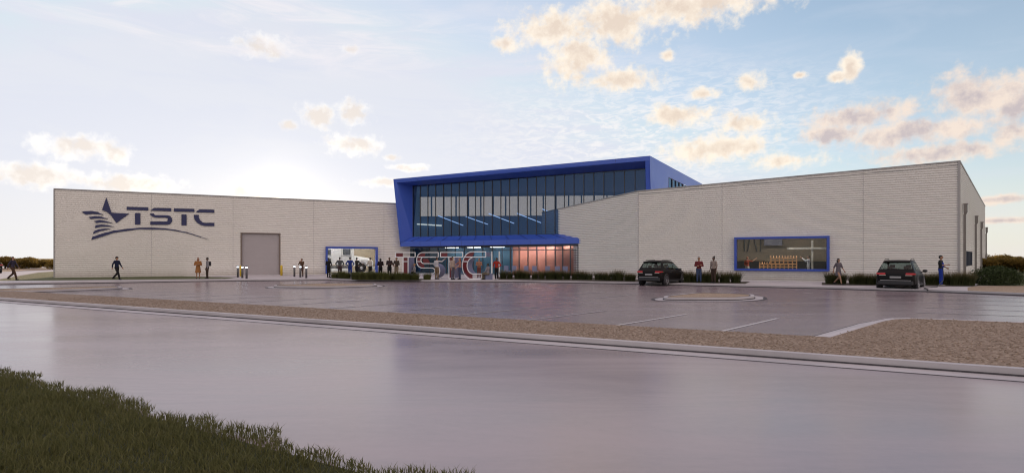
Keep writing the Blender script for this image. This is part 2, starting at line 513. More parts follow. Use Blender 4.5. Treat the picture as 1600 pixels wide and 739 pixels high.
class MB:
    """collects shapes and links them as one mesh object"""
    def __init__(s):
        s.v, s.f = [], []

    def add(s, verts, faces):
        n = len(s.v)
        s.v += [tuple(v) for v in verts]
        s.f += [tuple(i + n for i in f) for f in faces]
        return s

    def quad(s, a, b, c, d):
        return s.add([a, b, c, d], [(0, 1, 2, 3)])

    def box(s, x0, x1, y0, y1, z0, z1, tf=None):
        vs = [(x, y, z) for x in (x0, x1) for y in (y0, y1) for z in (z0, z1)]
        if tf: vs = [tf(*v) for v in vs]
        return s.add(vs, [(0, 1, 3, 2), (4, 6, 7, 5), (0, 4, 5, 1), (2, 3, 7, 6), (0, 2, 6, 4), (1, 5, 7, 3)])

    def bevbox(s, x0, x1, y0, y1, z0, z1, b=0.03, tf=None):
        bm = bmesh.new()
        vs = [bm.verts.new((x, y, z)) for x in (x0, x1) for y in (y0, y1) for z in (z0, z1)]
        for f in [(0, 1, 3, 2), (4, 6, 7, 5), (0, 4, 5, 1), (2, 3, 7, 6), (0, 2, 6, 4), (1, 5, 7, 3)]:
            bm.faces.new([vs[i] for i in f])
        bmesh.ops.bevel(bm, geom=bm.edges[:], offset=b, segments=2, affect='EDGES', profile=0.6)
        s.frombm(bm, tf)
        bm.free()
        return s

    def frombm(s, bm, tf=None):
        bm.verts.index_update()
        vs = [tuple(v.co) for v in bm.verts]
        if tf: vs = [tf(*v) for v in vs]
        return s.add(vs, [tuple(v.index for v in f.verts) for f in bm.faces])

    def tube(s, pts, radii, n=8, cap=True):
        pts = [Vector(p) for p in pts]
        if not hasattr(radii, '__len__'): radii = [radii] * len(pts)
        rings = []
        prev = None
        for i, p in enumerate(pts):
            d = (pts[min(i + 1, len(pts) - 1)] - pts[max(i - 1, 0)]).normalized()
            if prev is None:
                a = d.orthogonal().normalized()
            else:
                a = (prev - d * prev.dot(d)).normalized()
            prev = a
            b = d.cross(a)
            rings.append([p + (a * math.cos(k * 2 * math.pi / n) + b * math.sin(k * 2 * math.pi / n)) * radii[i] for k in range(n)])
        vs = [v for r in rings for v in r]
        fs = [(i * n + k, i * n + (k + 1) % n, (i + 1) * n + (k + 1) % n, (i + 1) * n + k) for i in range(len(pts) - 1) for k in range(n)]
        if cap:
            fs += [tuple(range(n - 1, -1, -1)), tuple((len(pts) - 1) * n + k for k in range(n))]
        return s.add(vs, fs)

    def ell(s, c, r, seg=12, rings=8, tf=None):
        vs, fs = [], []
        for i in range(rings + 1):
            th = math.pi * i / rings
            for k in range(seg):
                ph = 2 * math.pi * k / seg
                vs.append((c[0] + r[0] * math.sin(th) * math.cos(ph), c[1] + r[1] * math.sin(th) * math.sin(ph), c[2] + r[2] * math.cos(th)))
        for i in range(rings):
            for k in range(seg):
                fs.append((i * seg + k, (i + 1) * seg + k, (i + 1) * seg + (k + 1) % seg, i * seg + (k + 1) % seg))
        if tf: vs = [tf(*v) for v in vs]
        return s.add(vs, fs)

    def lathe(s, prof, n=16, c=(0, 0, 0), axis='z'):
        vs, fs = [], []
        for (r, h) in prof:
            for k in range(n):
                a = 2 * math.pi * k / n
                if axis == 'z': vs.append((c[0] + r * math.cos(a), c[1] + r * math.sin(a), c[2] + h))
                else: vs.append((c[0] + h, c[1] + r * math.cos(a), c[2] + r * math.sin(a)))
        for i in range(len(prof) - 1):
            for k in range(n):
                fs.append((i * n + k, i * n + (k + 1) % n, (i + 1) * n + (k + 1) % n, (i + 1) * n + k))
        fs += [tuple(range(n - 1, -1, -1)), tuple((len(prof) - 1) * n + k for k in range(n))]
        return s.add(vs, fs)

    def prism(s, poly, fn, a, b):
        """polygon of (p, q) pushed from depth a to b; fn(p, q, depth) -> point"""
        n = len(poly)
        bm = bmesh.new()
        va = [bm.verts.new(fn(p, q, a)) for p, q in poly]
        vb = [bm.verts.new(fn(p, q, b)) for p, q in poly]
        bm.faces.new(va).normal_update()
        bm.faces.new(vb[::-1]).normal_update()
        for i in range(n):
            bm.faces.new((va[i], vb[i], vb[(i + 1) % n], va[(i + 1) % n]))
        bmesh.ops.triangulate(bm, faces=[f for f in bm.faces if len(f.verts) > 4])
        s.frombm(bm)
        bm.free()
        return s

    def build(s, name, mat, parent=None, smooth=False, fix=True):
        me = bpy.data.meshes.new(name)
        vs = s.v
        if parent is not None:
            off = Vector(root_of(parent).location)
            vs = [(v[0] - off.x, v[1] - off.y, v[2] - off.z) for v in vs]
        me.from_pydata(vs, [], s.f)
        if fix:
            bm = bmesh.new()
            bm.from_mesh(me)
            bmesh.ops.recalc_face_normals(bm, faces=bm.faces[:])
            bm.to_mesh(me)
            bm.free()
        if smooth:
            me.polygons.foreach_set('use_smooth', [True] * len(me.polygons))
        me.materials.append(M[mat] if isinstance(mat, str) else mat)
        o = bpy.data.objects.new(name, me)
        C.objects.link(o)
        if parent is not None: o.parent = parent
        return o


def G(px, py, z=0.0):
    """point on the level z that the photograph shows at that place (1600 px wide photo)"""
    d = F * (CH - z) / (py - HZ)
    return Vector(((px - 800) / F * d, d, z))


def flat_poly(name, pts, z, mat, label=None, kind='structure'):
    vs = [(p[0], p[1], z) for p in pts]
    bm = bmesh.new()
    bm.faces.new([bm.verts.new(v) for v in vs]).normal_update()
    bmesh.ops.triangulate(bm, faces=bm.faces[:])
    b = MB().frombm(bm)
    bm.free()
    b.f = [f if (Vector(b.v[f[1]]) - Vector(b.v[f[0]])).cross(Vector(b.v[f[2]]) - Vector(b.v[f[0]])).z > 0 else f[::-1] for f in b.f]
    o = b.build(name, mat, fix=False)
    return tag(o, kind=kind)


class Frame:
    """a vertical wall: t along it, v outwards from it, z up"""
    def __init__(s, o, d, facing):
        s.o = Vector((o[0], o[1]))
        s.d = Vector((d[0], d[1])).normalized()
        n = Vector((-s.d.y, s.d.x))
        if n.dot(Vector(facing) - s.o) < 0: n = -n
        s.n = n

    def __call__(s, t, v, z):
        p = s.o + s.d * t + s.n * v
        return (p.x, p.y, z)

    def hit(s, px, py):
        """(t, z) on the wall for a place in the photo"""
        k = (px - 800) / F
        # o.x + d.x t = k (o.y + d.y t)
        t = (k * s.o.y - s.o.x) / (s.d.x - k * s.d.y)
        d = s.o.y + s.d.y * t
        return t, CH + (HZ - py) * d / F

# ------------------------------------------------------------------ ground
E = Vector((0.891, -0.4534))           # along the road
N_ = Vector((0.4534, 0.891))           # from the road towards the buildings
O = Vector((0.0, 11.83))


def L(u, off, z=0.0):
    p = O + E * u + N_ * off
    return Vector((p.x, p.y, z))


def road_uv(p):
    q = Vector((p[0], p[1])) - O
    return q.dot(E), q.dot(N_)


flat_poly('ground', [(-2500, -600), (2500, -600), (2500, 3500), (-2500, 3500)], -0.03, 'terrain')
flat_poly('road', [L(-160, -7.2), L(120, -7.2), L(120, 0.0), L(-160, 0.0)], 0.0, 'road')
flat_poly('parking_lot', [L(-160, 0.6), L(120, 0.6), L(120, 60), L(-160, 60)], -0.006, 'lot')

KZ = 0.12
# road kerb with its gutter strip
g = MB()
g.box(-160, 120, 0.0, 0.385, -0.05, 0.006, tf=lambda u, o, z: L(u, o, z))
tag(g.build('gutter', 'kerb'), kind='structure')
g = MB()
g.box(-160, 120, 0.42, 0.58, -0.05, KZ, tf=lambda u, o, z: L(u, o, z))
tag(g.build('road_kerb', 'kerb'), kind='structure')
g = MB()
for o0, o1, z in ((-0.06, 0.0, 0.003), (0.385, 0.418, 0.03)):
    g.box(-160, 120, o0, o1, -0.05, z, tf=lambda u, o, z: L(u, o, z))
g.box(-160, 120, 0.582, 0.605, -0.05, KZ - 0.004, tf=lambda u, o, z: L(u, o, z))
tag(g.build('road_joint', 'joint'), kind='structure')
# gravel verge between the road and the lot, widening at the right
verge = [(-160, 0.6), (110, 0.6), (110, 8.55), (11, 8.5), (9.2, 8.5), (8.35, 8.36), (7.8, 7.95), (7.4, 7.1), (5.95, 3.03), (-160, 3.03)]
g = MB()
g.prism([(u, o) for u, o in verge], lambda u, o, z: L(u, o, z), -0.05, KZ - 0.004)
tag(g.build('gravel_verge', 'gravel'), kind='structure')
edge = [(11, 8.5), (9.2, 8.5), (8.35, 8.36), (7.8, 7.95), (7.4, 7.1), (5.95, 3.03)]


def strip(line, w0, w1, z0, z1, name, mat, closed=False, parent=None):
    """a band that follows a line in the plan, from offset w0 to w1 on its left"""
    line = [Vector((p[0], p[1])) for p in line]
    n = len(line)
    A, B = [], []
    for i, p in enumerate(line):
        if closed:
            d0, d1 = (p - line[i - 1]).normalized(), (line[(i + 1) % n] - p).normalized()
        else:
            d0 = (p - line[max(i - 1, 0)]).normalized() if i else None
            d1 = (line[i + 1] - p).normalized() if i < n - 1 else d0
            d0 = d0 or d1
        m = Vector((-(d0.y + d1.y), d0.x + d1.x)).normalized()
        k = 1.0 / max(0.5, m.dot(Vector((-d0.y, d0.x))))
        A.append(p + m * w0 * k)
        B.append(p + m * w1 * k)
    b = MB()
    for i in range(n if closed else n - 1):
        j = (i + 1) % n
        a0, a1, b0, b1 = A[i], A[j], B[i], B[j]
        vs = [(*a0, z0), (*a1, z0), (*b1, z0), (*b0, z0), (*a0, z1), (*a1, z1), (*b1, z1), (*b0, z1)]
        fs = [(4, 5, 6, 7), (0, 1, 5, 4), (2, 3, 7, 6)]
        if not closed and i == 0: fs.append((0, 4, 7, 3))
        if not closed and i == n - 2: fs.append((1, 2, 6, 5))
        b.add(vs, fs)
    return b.build(name, mat, parent)


el = [L(u, o) for u, o in edge]
tag(strip(el, -0.002, 0.16, -0.05, KZ, 'verge_kerb', 'walk'), kind='structure')
tag(strip(el[2:], -0.03, -0.004, -0.05, 0.002, 'verge_joint', 'joint'), kind='structure')
tag(strip(el[3:], -0.40, -0.032, -0.05, 0.004, 'verge_gutter', 'kerb'), kind='structure')
tag(strip(el[3:], -0.44, -0.402, -0.05, 0.001, 'verge_joint', 'joint'), kind='structure')
strip_far = [L(110, 8.55), L(11, 8.5)]
tag(strip(strip_far, -0.002, 0.10, -0.05, KZ - 0.002, 'verge_kerb', 'joint'), kind='structure')

# painted stall lines of the front row
paint = MB()
worn = MB()
for k in range(-1, 22):
    u0 = 3.58 - 2.66 * k
    b = paint if k < 2 else worn
    a = L(u0, 3.08, 0.002)
    e = L(u0 + 1.42, 7.78, 0.002)
    sd = Vector((E.x, E.y, 0)) * 0.055
    if k == -1: a = L(u0 + .9, 5.6, 0.002); continue
    b.quad(a - sd, a + sd, e + sd, e - sd)
# the right lot: lines that run along the road
for y0, x0, y1 in ((462, 1478, 465.5), (467.5, 1462, 471.5), (473, 1452, 478), (480.5, 1446, 486), (488, 1432, 494)):
    a, e = G(x0, y0), G(1600, y1)
    e = e + (e - a) * 0.6
    sd = (e - a).normalized().cross(Vector((0, 0, 1))) * 0.05
    up = Vector((0, 0, 0.002))
    worn.quad(a - sd + up, a + sd + up, e + sd + up, e - sd + up)
for x0, y0, x1, y1 in ((735, 452, 800, 449), (800, 456, 870, 452.5), (870, 461, 945, 456.5), (930, 466, 985, 461), (1345, 452.5, 1375, 450.5), (560, 453, 640, 450), (640, 459, 720, 455)):
    a, e = G(x0, y0), G(x1, y1)
    sd = (e - a).normalized().cross(Vector((0, 0, 1))) * 0.05
    up = Vector((0, 0, 0.002))
    worn.quad(a - sd + up, a + sd + up, e + sd + up, e - sd + up)
tag(paint.build('road_markings', 'paint', fix=False), kind='structure')
tag(worn.build('road_markings', 'paint_worn', fix=False), kind='structure')

# raised ground the buildings stand on, behind one long kerb
kl = [G(-140, 447), G(30, 444.4), G(320, 439.8), G(516, 437.8), G(560, 439.2), G(700, 440.6), G(800, 440.6), G(992, 444), G(1150, 448), G(1290, 451.2),
      G(1362, 453.5), G(1448, 455.8), G(1600, 462), G(1900, 476)]
kl = [Vector((p.x, p.y)) for p in kl]
back = [Vector((200, 160)), Vector((-250, 160)), Vector((-250, 38))]
tag(strip(kl, 0.0, 0.17, -0.06, KZ + 0.012, 'building_kerb', 'kerb'), kind='structure')
tag(strip(kl, -0.22, -0.004, -0.06, 0.003, 'building_joint', 'joint'), kind='structure')
tag(strip(kl, -0.0035, -0.001, 0.003, 0.04, 'building_joint', 'joint'), kind='structure')
flat_poly('sidewalk', [p + Vector((0, 0.12)) for p in kl] + back, KZ, 'walk')
# grass strip and lawn by the long wing
flat_poly('lawn', [G(-130, 439.5, KZ), G(80, 438.2, KZ), G(352, 435.6, KZ), G(372, 433.6, KZ), G(300, 432.0, KZ), G(84, 424.2, KZ), G(60, 425.8, KZ), G(0, 436.4, KZ), G(-130, 438.4, KZ)], KZ + 0.006, 'lawn')
flat_poly('path', [G(-130, 437.9, KZ), G(0, 435.9, KZ), G(60, 425.4, KZ), G(84, 423.9, KZ), G(84, 422.4, KZ), G(0, 430.0, KZ), G(-130, 434, KZ)], KZ + 0.010, 'walk')
flat_poly('gravel_bed', [G(1512, 454.5, KZ), G(1700, 462, KZ), G(1900, 468, KZ), G(1900, 458, KZ), G(1600, 446.6, KZ), G(1525, 446.8, KZ), G(1512, 449, KZ)], KZ + 0.006, 'tan')
flat_poly('lawn', [G(1526, 446.2, KZ), G(1640, 446.8, KZ), G(2000, 452, KZ), G(2000, 421, KZ), G(1640, 421, KZ), G(1545, 424, KZ)], KZ + 0.009, 'lawn')
flat_poly('road', [G(-900, 432, KZ), G(-130, 430, KZ), G(84, 421.6, KZ), G(100, 420.6, KZ), G(84, 419.4, KZ), G(-900, 424, KZ)], KZ + 0.014, 'tan')
# planting beds
flat_poly('planting_bed', [G(776, 437.0, KZ), G(1010, 440.8, KZ), G(1164, 443.6, KZ), G(1172, 440.2, KZ), G(1000, 436.6, KZ), G(908, 433.2, KZ), G(776, 432.6, KZ)], KZ + 0.012, 'soil')
flat_poly('planting_bed', [G(1284, 445.4, KZ), G(1500, 447.6, KZ), G(1530, 447.6, KZ), G(1502, 445.0, KZ), G(1284, 441.4, KZ)], KZ + 0.012, 'soil')
flat_poly('planting_bed', [G(513, 434.2, KZ), G(560, 437.0, KZ), G(655, 438.2, KZ), G(672, 435.4, KZ), G(600, 433.2, KZ), G(513, 433.2, KZ)], KZ + 0.012, 'soil')


def island(px, label, tail):
    base = [G(x, y, KZ) for x, y in px]
    c = sum(base, Vector()) / len(base)
    line = [Vector((p.x, p.y)) for p in base]
    area = sum(line[i].x * line[(i + 1) % len(line)].y - line[(i + 1) % len(line)].x * line[i].y for i in range(len(line)))
    if area < 0: line.reverse()
    # round the corners a little
    rl = []
    n = len(line)
    for i in range(n):
        a, b_, d = line[i - 1], line[i], line[(i + 1) % n]
        k0 = min(0.7, 0.3 * (a - b_).length) / (a - b_).length
        k1 = min(0.7, 0.3 * (d - b_).length) / (d - b_).length
        p0, p1 = b_.lerp(a, k0), b_.lerp(d, k1)
        for s in (0, .33, .67, 1):
            rl.append(p0.lerp(b_, s).lerp(b_.lerp(p1, s), s))
    r = empty('parking_island', (c.x, c.y, 0), label, 'parking island', 'raised islands in the parking lot')
    strip(rl, 0.0, 0.17, -0.05, KZ, 'kerb', 'kerb', True, r)
    b = MB()
    ins = []
    m = len(rl)
    for i, p in enumerate(rl):
        d = (rl[(i + 1) % m] - rl[i - 1]).normalized()
        ins.append(p + Vector((-d.y, d.x)) * 0.16)
    b.prism([(p.x, p.y) for p in ins], lambda x, y, z: (x, y, z), -0.04, KZ - 0.008)
    b.build('gravel_top', 'tan', r)
    gut = [p for p in rl]
    strip(gut, -0.36, -0.03, -0.05, 0.006, 'gutter', 'kerb', True, r)
    strip(gut, -0.52, -0.362, -0.05, 0.003, 'joint', 'joint', True, r)
    strip(gut, -0.028, -0.004, -0.05, 0.04, 'joint', 'joint', True, r)
    strip(gut, 0.162, 0.20, KZ - 0.03, KZ + 0.006, 'joint', 'joint', True, r)
    for x0, y0, x1, y1, x2, y2 in tail:
        t = MB()
        t.prism([G(x0, y0)[:2], G(x1, y1)[:2], G(x2, y2)[:2]], lambda x, y, z: (x, y, z), -0.05, 0.004)
        t.build('gutter_tail', 'kerb', r)
    return r


island([(1036.5, 462.4), (1092.7, 456.6), (1177, 459.2), (1180, 463), (1151, 465.2), (1037.6, 465)],
       'gravel-topped kerbed island nearest the two dark cars, on the right of the lot', [(1021, 466.8, 1045, 464.5, 1045, 469.3), (1194, 464, 1176, 462, 1160, 468)])
island([(428, 445.2), (515, 442.0), (586, 442.8), (590, 444.8), (507, 447.6), (429, 446.6)],
       'long gravel-topped kerbed island in front of the roller door and truck window', [(415, 448.6, 440, 446.5, 440, 449.2), (599, 446.6, 585, 445, 585, 447.6)])
island([(-60, 452.6), (30, 450.2), (188, 446.8), (192, 448.8), (62, 453.6), (-60, 456)],
       'long thin gravel-topped kerbed island in front of the star sign at the lot edge', [(206, 451.2, 186, 449.8, 186, 452.2)])

# ------------------------------------------------------------------ siding walls
def siding(fr, t0, t1, z0, top0, top1, holes, pitch, parent, name='wall'):
    zmax = max(top0, top1)
    prof = ((0.0, 0.0), (0.46, 0.0), (0.60, -0.07), (0.68, -0.07))

    def levels(a, b):
        out = []
        k0 = int(math.floor((a - z0) / pitch)) - 1
        for k in range(k0, int((b - z0) / pitch) + 2):
            for ph, v in prof:
                out.append((z0 + (k + ph) * pitch, v))
        res = [(a, np.interp(a, [q[0] for q in out], [q[1] for q in out]))]
        res += [q for q in out if a < q[0] < b]
        res.append((b, np.interp(b, [q[0] for q in out], [q[1] for q in out])))
        return res
    ts = sorted({t0, t1, *[h[0] for h in holes], *[h[1] for h in holes]})
    bm = bmesh.new()
    for a, b in zip(ts[:-1], ts[1:]):
        segs = [(z0, zmax)]
        for h in holes:
            if h[0] <= a and h[1] >= b:
                segs = [s for q in segs for s in ((q[0], h[2]), (h[3], q[1])) if s[1] - s[0] > 1e-3]
        for za, zb in segs:
            lv = levels(za, zb)
            pv = None
            for z, v in lv:
                c = (bm.verts.new(fr(a, v, z)), bm.verts.new(fr(b, v, z)))
                if pv: bm.faces.new((pv[0], pv[1], c[1], c[0]))
                pv = c
    p0, p1 = Vector(fr(t0, 0, top0)), Vector(fr(t1, 0, top1))
    nn = (p1 - p0).normalized()
    nrm = Vector((fr.n.x, fr.n.y, 0)).cross(nn)
    if nrm.z < 0: nrm = -nrm
    bmesh.ops.bisect_plane(bm, geom=bm.verts[:] + bm.edges[:] + bm.faces[:], plane_co=p0, plane_no=nrm, clear_outer=True)
    b = MB().frombm(bm)
    bm.free()
    return b.build(name, 'siding', parent, fix=False)


def frame_box(fr, t0, t1, z0, z1, parent, out=0.32, lip=0.16, glass='glass_clear', inset=-0.10, bottom=True):
    """blue box frame that stands proud of the wall, with its pane"""
    b = MB()
    lo = z0 if bottom else z0
    b.box(t0, t0 + lip, inset, out, lo, z1, tf=fr)
    b.box(t1 - lip, t1, inset, out, lo, z1, tf=fr)
    b.box(t0 + lip, t1 - lip, inset, out, z1 - lip, z1, tf=fr)
    if bottom: b.box(t0 + lip, t1 - lip, inset, out, z0, z0 + lip * 0.9, tf=fr)
    w = b.build('window', 'blue_frame', parent)
    p = MB()
    p.box(t0 + lip, t1 - lip, inset + 0.03, inset + 0.05, z0 + (lip * 0.9 if bottom else 0), z1 - lip, tf=fr)
    p.build('pane', glass, w)
    return w


# ---- long wing on the left
LW = Frame((-39.6, 47.5), (0.905, 0.426), (0, 0))
LEN = 31.3
lw = empty('workshop_building', (-39.6, 47.5, 0), 'long pale ribbed metal building with a star sign and a roller door', 'building')
LT0, LT1 = 7.80, 7.80
DO = (14.5, 18.0, KZ + 0.06, 4.32)
WI = (22.40, 27.62, KZ + 0.1, 3.0)
siding(LW, 0, LEN, -0.05, LT0 - 0.02, LT1 - 0.02, [DO, WI], 0.182, lw)
b = MB()
b.box(-0.04, LEN, -0.10, 0.035, 7.74, 7.84, tf=LW)
b.build('parapet_trim', 'trim', lw)
b = MB()
b.box(-0.05, 0.03, -0.10, 0.03, 0, 7.738, tf=LW)
b.build('corner_trim', 'trim', lw)
for t in (7.1, 14.4 - .6, 21.2, 28.4):
    b = MB()
    b.box(t - 0.012, t + 0.012, -0.01, 0.004, DO[3] + .01 if 14.4 < t < 18.1 else (3.02 if 22.3 < t < 27.7 else 0), 7.738, tf=LW)
    b.build('panel_joint', 'joint_metal', lw)
b = MB()          # roof, end walls and back wall
b.quad(LW(0, -0.05, 7.7), LW(LEN, -0.05, 7.7), LW(LEN, -16, 7.7), LW(0, -16, 7.7))
b.build('roof', 'roof', lw, fix=False)
for t in (0.0, LEN):
    b = MB()
    b.box(t - (0.0 if t == 0 else 0.15), t + (0.15 if t == 0 else 0), -16, -0.06, -0.05, 7.69, tf=LW)
    b.build('end_wall', 'siding', lw)
b = MB()
b.box(0.16, LEN - 0.16, -16.1, -15.95, -0.05, 7.69, tf=LW)
b.build('back_wall', 'siding', lw)
# roller door
b = MB()
n = 48
for k in range(n):
    za = DO[2] + (DO[3] - DO[2] - 0.1) * k / n
    zb = DO[2] + (DO[3] - DO[2] - 0.1) * (k + 1) / n
    zm = za + (zb - za) * 0.8
    b.quad(LW(DO[0] + 0.08, -0.16, za), LW(DO[1] - 0.08, -0.16, za), LW(DO[1] - 0.08, -0.145, zm), LW(DO[0] + 0.08, -0.145, zm))
    b.quad(LW(DO[0] + 0.08, -0.145, zm), LW(DO[1] - 0.08, -0.145, zm), LW(DO[1] - 0.08, -0.16, zb), LW(DO[0] + 0.08, -0.16, zb))
dr = b.build('roller_door', 'door', lw, fix=False)
b = MB()
b.box(DO[0] - 0.05, DO[0] + 0.08, -0.2, 0.02, DO[2], DO[3], tf=LW)
b.box(DO[1] - 0.08, DO[1] + 0.05, -0.2, 0.02, DO[2], DO[3], tf=LW)
b.box(DO[0] + 0.08, DO[1] - 0.08, -0.2, 0.02, DO[3] - 0.10, DO[3], tf=LW)
b.build('door_frame', 'door_edge', dr)
b = MB()
b.box(DO[0] - 0.02, DO[1] + 0.02, -0.2, 0.30, KZ - 0.05, DO[2], tf=LW)
b.build('door_step', 'walk', lw)
frame_box(LW, WI[0] - 0.05, WI[1] + 0.05, WI[2], WI[3], lw, out=0.42, lip=0.2, glass='glass_clear', bottom=False)
# truck bay behind the window
b = MB()
b.box(20.2, 29.8, -9.0, -8.9, 0, 6, tf=LW)
b.box(20.1, 20.2, -8.9, -0.2, 0, 6, tf=LW)
b.box(29.8, 29.9, -8.9, -0.2, 0, 6, tf=LW)
b.box(20.2, 29.8, -8.9, -0.2, 5.6, 5.7, tf=LW)
b.build('bay_wall', 'in_tan', lw)
b = MB()
b.box(20.2, 29.8, -8.9, -0.2, KZ + 0.002, KZ + 0.09, tf=LW)
b.build('bay_floor', 'in_floor', lw)
for k, (ta, vv) in enumerate(((21.5, -1.2), (24.2, -1.2), (26.9, -1.2), (24.2, -6.5))):
    b = MB()
    b.box(ta, ta + 1.6, vv - 0.3, vv + 0.3, 5.45, 5.52, tf=LW)
    b.build('bay_lamp', 'panel_lamp', lw)

# ---- wing on the right: front wall, angled wall, side wall
RC = Vector((29.6, 36.3))
RW = Frame(RC, (-0.8927, 0.4506), (0, 0))                 # t from the near corner leftwards
KP = RC + RW.d * 21.35
KW = Frame(KP, (-0.659, 0.752), (0, 0))
SW = Frame(RC, (0.675, 0.738), (60, 30))
rw = empty('workshop_building', (RC.x, RC.y, 0), 'tall pale ribbed metal building with a wide workshop window and downspouts on its side', 'building')
RT0, RT1, RT2 = 8.23, 7.42, 6.55
siding(RW, 0, 21.35, -0.05, RT0 - .02, RT1 - .02, [(7.60, 13.72, 0.90, 3.36)], 0.158, rw)
siding(KW, 0, 11.5, -0.05, RT1 - .02, RT1 - .02 - (RT1 - RT2) / 9.17 * 11.5, [], 0.158, rw)
siding(SW, 0, 43, -0.05, RT0 - .02, RT0 - .02, [(4.7, 14.3, 1.2, 2.35)], 0.158, rw)


def rail(fr, t0, t1, za, zb, name, mat, w=0.09, out=0.035):
    b = MB()
    v = [fr(t, vv, z + dz) for t, z in ((t0, za), (t1, zb)) for vv in (-0.1, out) for dz in (0, w)]
    b.add(v, [(0, 1, 3, 2), (4, 6, 7, 5), (0, 4, 5, 1), (2, 3, 7, 6), (0, 2, 6, 4), (1, 5, 7, 3)])
    return b.build(name, mat, rw)


rail(RW, 0.0, 21.35, RT0 - 0.06, RT1 - 0.06, 'parapet_trim', 'trim')
rail(RW, 0.0, 21.35, RT0 - 0.30, RT1 - 0.30, 'parapet_trim', 'trim', 0.03, 0.012)
rail(KW, 0.05, 11.5, RT1 - 0.06, RT1 - 0.06 - (RT1 - RT2) / 9.17 * 11.5, 'parapet_trim', 'trim')
rail(SW, 0.0, 43, RT0 - 0.06, RT0 - 0.06, 'parapet_trim', 'trim')
b = MB()
b.box(-0.03, 0.10, -0.12, 0.03, 0, RT0 - 0.065, tf=RW)
b.build('corner_trim', 'trim', rw)
for t, w_, zt in ((21.33, .03, RT1 - 0.07), (5.4, .012, 7.9), (14.75, .012, 7.55)):
    b = MB()
    b.box(t - w_, t + w_, -0.05, 0.006, 0, zt, tf=RW)
    b.build('panel_joint', 'joint_metal', rw)
BK = SW(43, 0, 0)
b = MB()
p = [RW(0.06, -0.06, 8.1), RW(21.35, -0.06, 7.3), KW(11.5, -0.06, 6.2), (22, 76, 6.6), (BK[0] - 0.2, BK[1], 8.1)]
b.add(p, [(0, 1, 2, 3, 4)])
b.build('roof', 'roof', rw, fix=False)
b = MB()
b.quad((22, 76, -.05), (BK[0], BK[1], -.05), (BK[0], BK[1], 8.1), (22, 76, 6.6))
b.build('back_wall', 'siding', rw, fix=False)
frame_box(RW, 7.48, 13.84, 0.86, 3.42, rw, out=0.38, lip=0.17, glass='glass_clear', inset=-0.16)
# window band on the side wall
b = MB()
b.box(4.7, 14.3, -0.12, -0.08, 1.2, 2.35, tf=SW)
w = b.build('window', 'glass', rw)
for t in (4.74, 6.6, 8.5, 10.4, 12.3, 14.26):
    b = MB()
    b.box(t - 0.05, t + 0.05, -0.078, 0.02, 1.2, 2.35, tf=SW)
    b.build('mullion', 'mullion', w)
b = MB()
b.box(4.5, 14.5, -2.1, -2.0, 0.5, 3, tf=SW)
b.build('room_wall', 'in_dark', rw)
# downspouts, each with its box-shaped head
for s in (2.7, 17.6, 28.7, 42.2):
    b = MB()
    b.box(s - 0.075, s + 0.075, 0.04, 0.19, KZ, 4.85, tf=SW)
    ds = b.build('downspout', 'pipe', rw)
    b = MB()
    q = lambda t, v, z: SW(s + t, 0.12 + v, z)
    pr = [(0.08, 4.84), (0.15, 5.02), (0.15, 5.52), (0.18, 5.52), (0.18, 5.60)]
    vs = [q(a * r, c * r, z) for r, z in pr for a, c in ((-1, -.45), (1, -.45), (1, 1), (-1, 1))]
    fs = [(i * 4 + k, i * 4 + (k + 1) % 4, i * 4 + 4 + (k + 1) % 4, i * 4 + 4 + k) for i in range(4) for k in range(4)] + [(16, 17, 18, 19)]
    b.add(vs, fs)
    b.build('rain_head', 'pipe', ds)
# workshop room behind the wide window
b = MB()
b.box(6.0, 15.4, -7.1, -7.0, 1.55, 5.0, tf=RW)
b.box(5.9, 6.0, -7.0, -0.25, 0, 5.0, tf=RW)
b.box(15.4, 15.5, -7.0, -0.25, 0, 5.0, tf=RW)
b.box(6.0, 15.4, -7.0, -0.25, 4.6, 4.7, tf=RW)
b.build('room_wall', 'in_tan', rw)
b = MB()
b.box(6.0, 15.4, -7.09, -6.98, 0, 1.55, tf=RW)
b.build('room_dado', 'in_dark', rw)
b = MB()
b.box(6.0, 15.4, -7.0, -0.25, KZ, KZ + 0.08, tf=RW)
b.build('room_floor', 'in_floor', rw)
b = MB()
b.box(8.2, 13.2, -1.0, -0.6, 4.48, 4.54, tf=RW)
b.build('room_lamp', 'panel_lamp_dim', rw)
b = MB()          # white steel post and beam
b.box(8.38, 8.52, -3.4, -3.26, KZ + 0.08, 3.2, tf=RW)
b.box(6.02, 10.2, -3.25, -3.11, 2.50, 2.66, tf=RW)
b.build('post', 'post', rw)
b = MB()          # slanting braces and a hood on the back wall
for t0, t1 in ((13.6, 13.6), (13.0, 13.35), (13.0, 12.6), (12.3, 12.3)):
    b = MB()
    b.tube([RW(t0, -6.85, 4.5), RW(t1, -6.85, 2.4)], 0.05, 6)
    b.build('brace', 'black', rw)
b = MB()
b.box(10.6, 12.0, -6.9, -6.2, 2.9, 4.2, tf=RW)
b.build('extractor_hood', 'slate', rw)

# ---- blue glazed hall in the middle
a_ = Vector((0.911, -0.4115))
n_ = Vector((-0.4115, -0.911))
GR = Vector((4.50, 52.8))
hall = empty('glass_hall', (0, 55, 0), 'tall blue-framed glass hall leaning forward between the two pale metal buildings', 'building')


def H(u, v, z):
    p = GR + a_ * u + n_ * v
    return (p.x, p.y, z)


UL, UR = -16.78, 8.27                    # ends of the upper glazing
ZG0, ZG1 = 4.12, 9.68


def hp(p):
    q = Vector((p[0], p[1])) - GR
    return q.dot(a_), q.dot(n_)


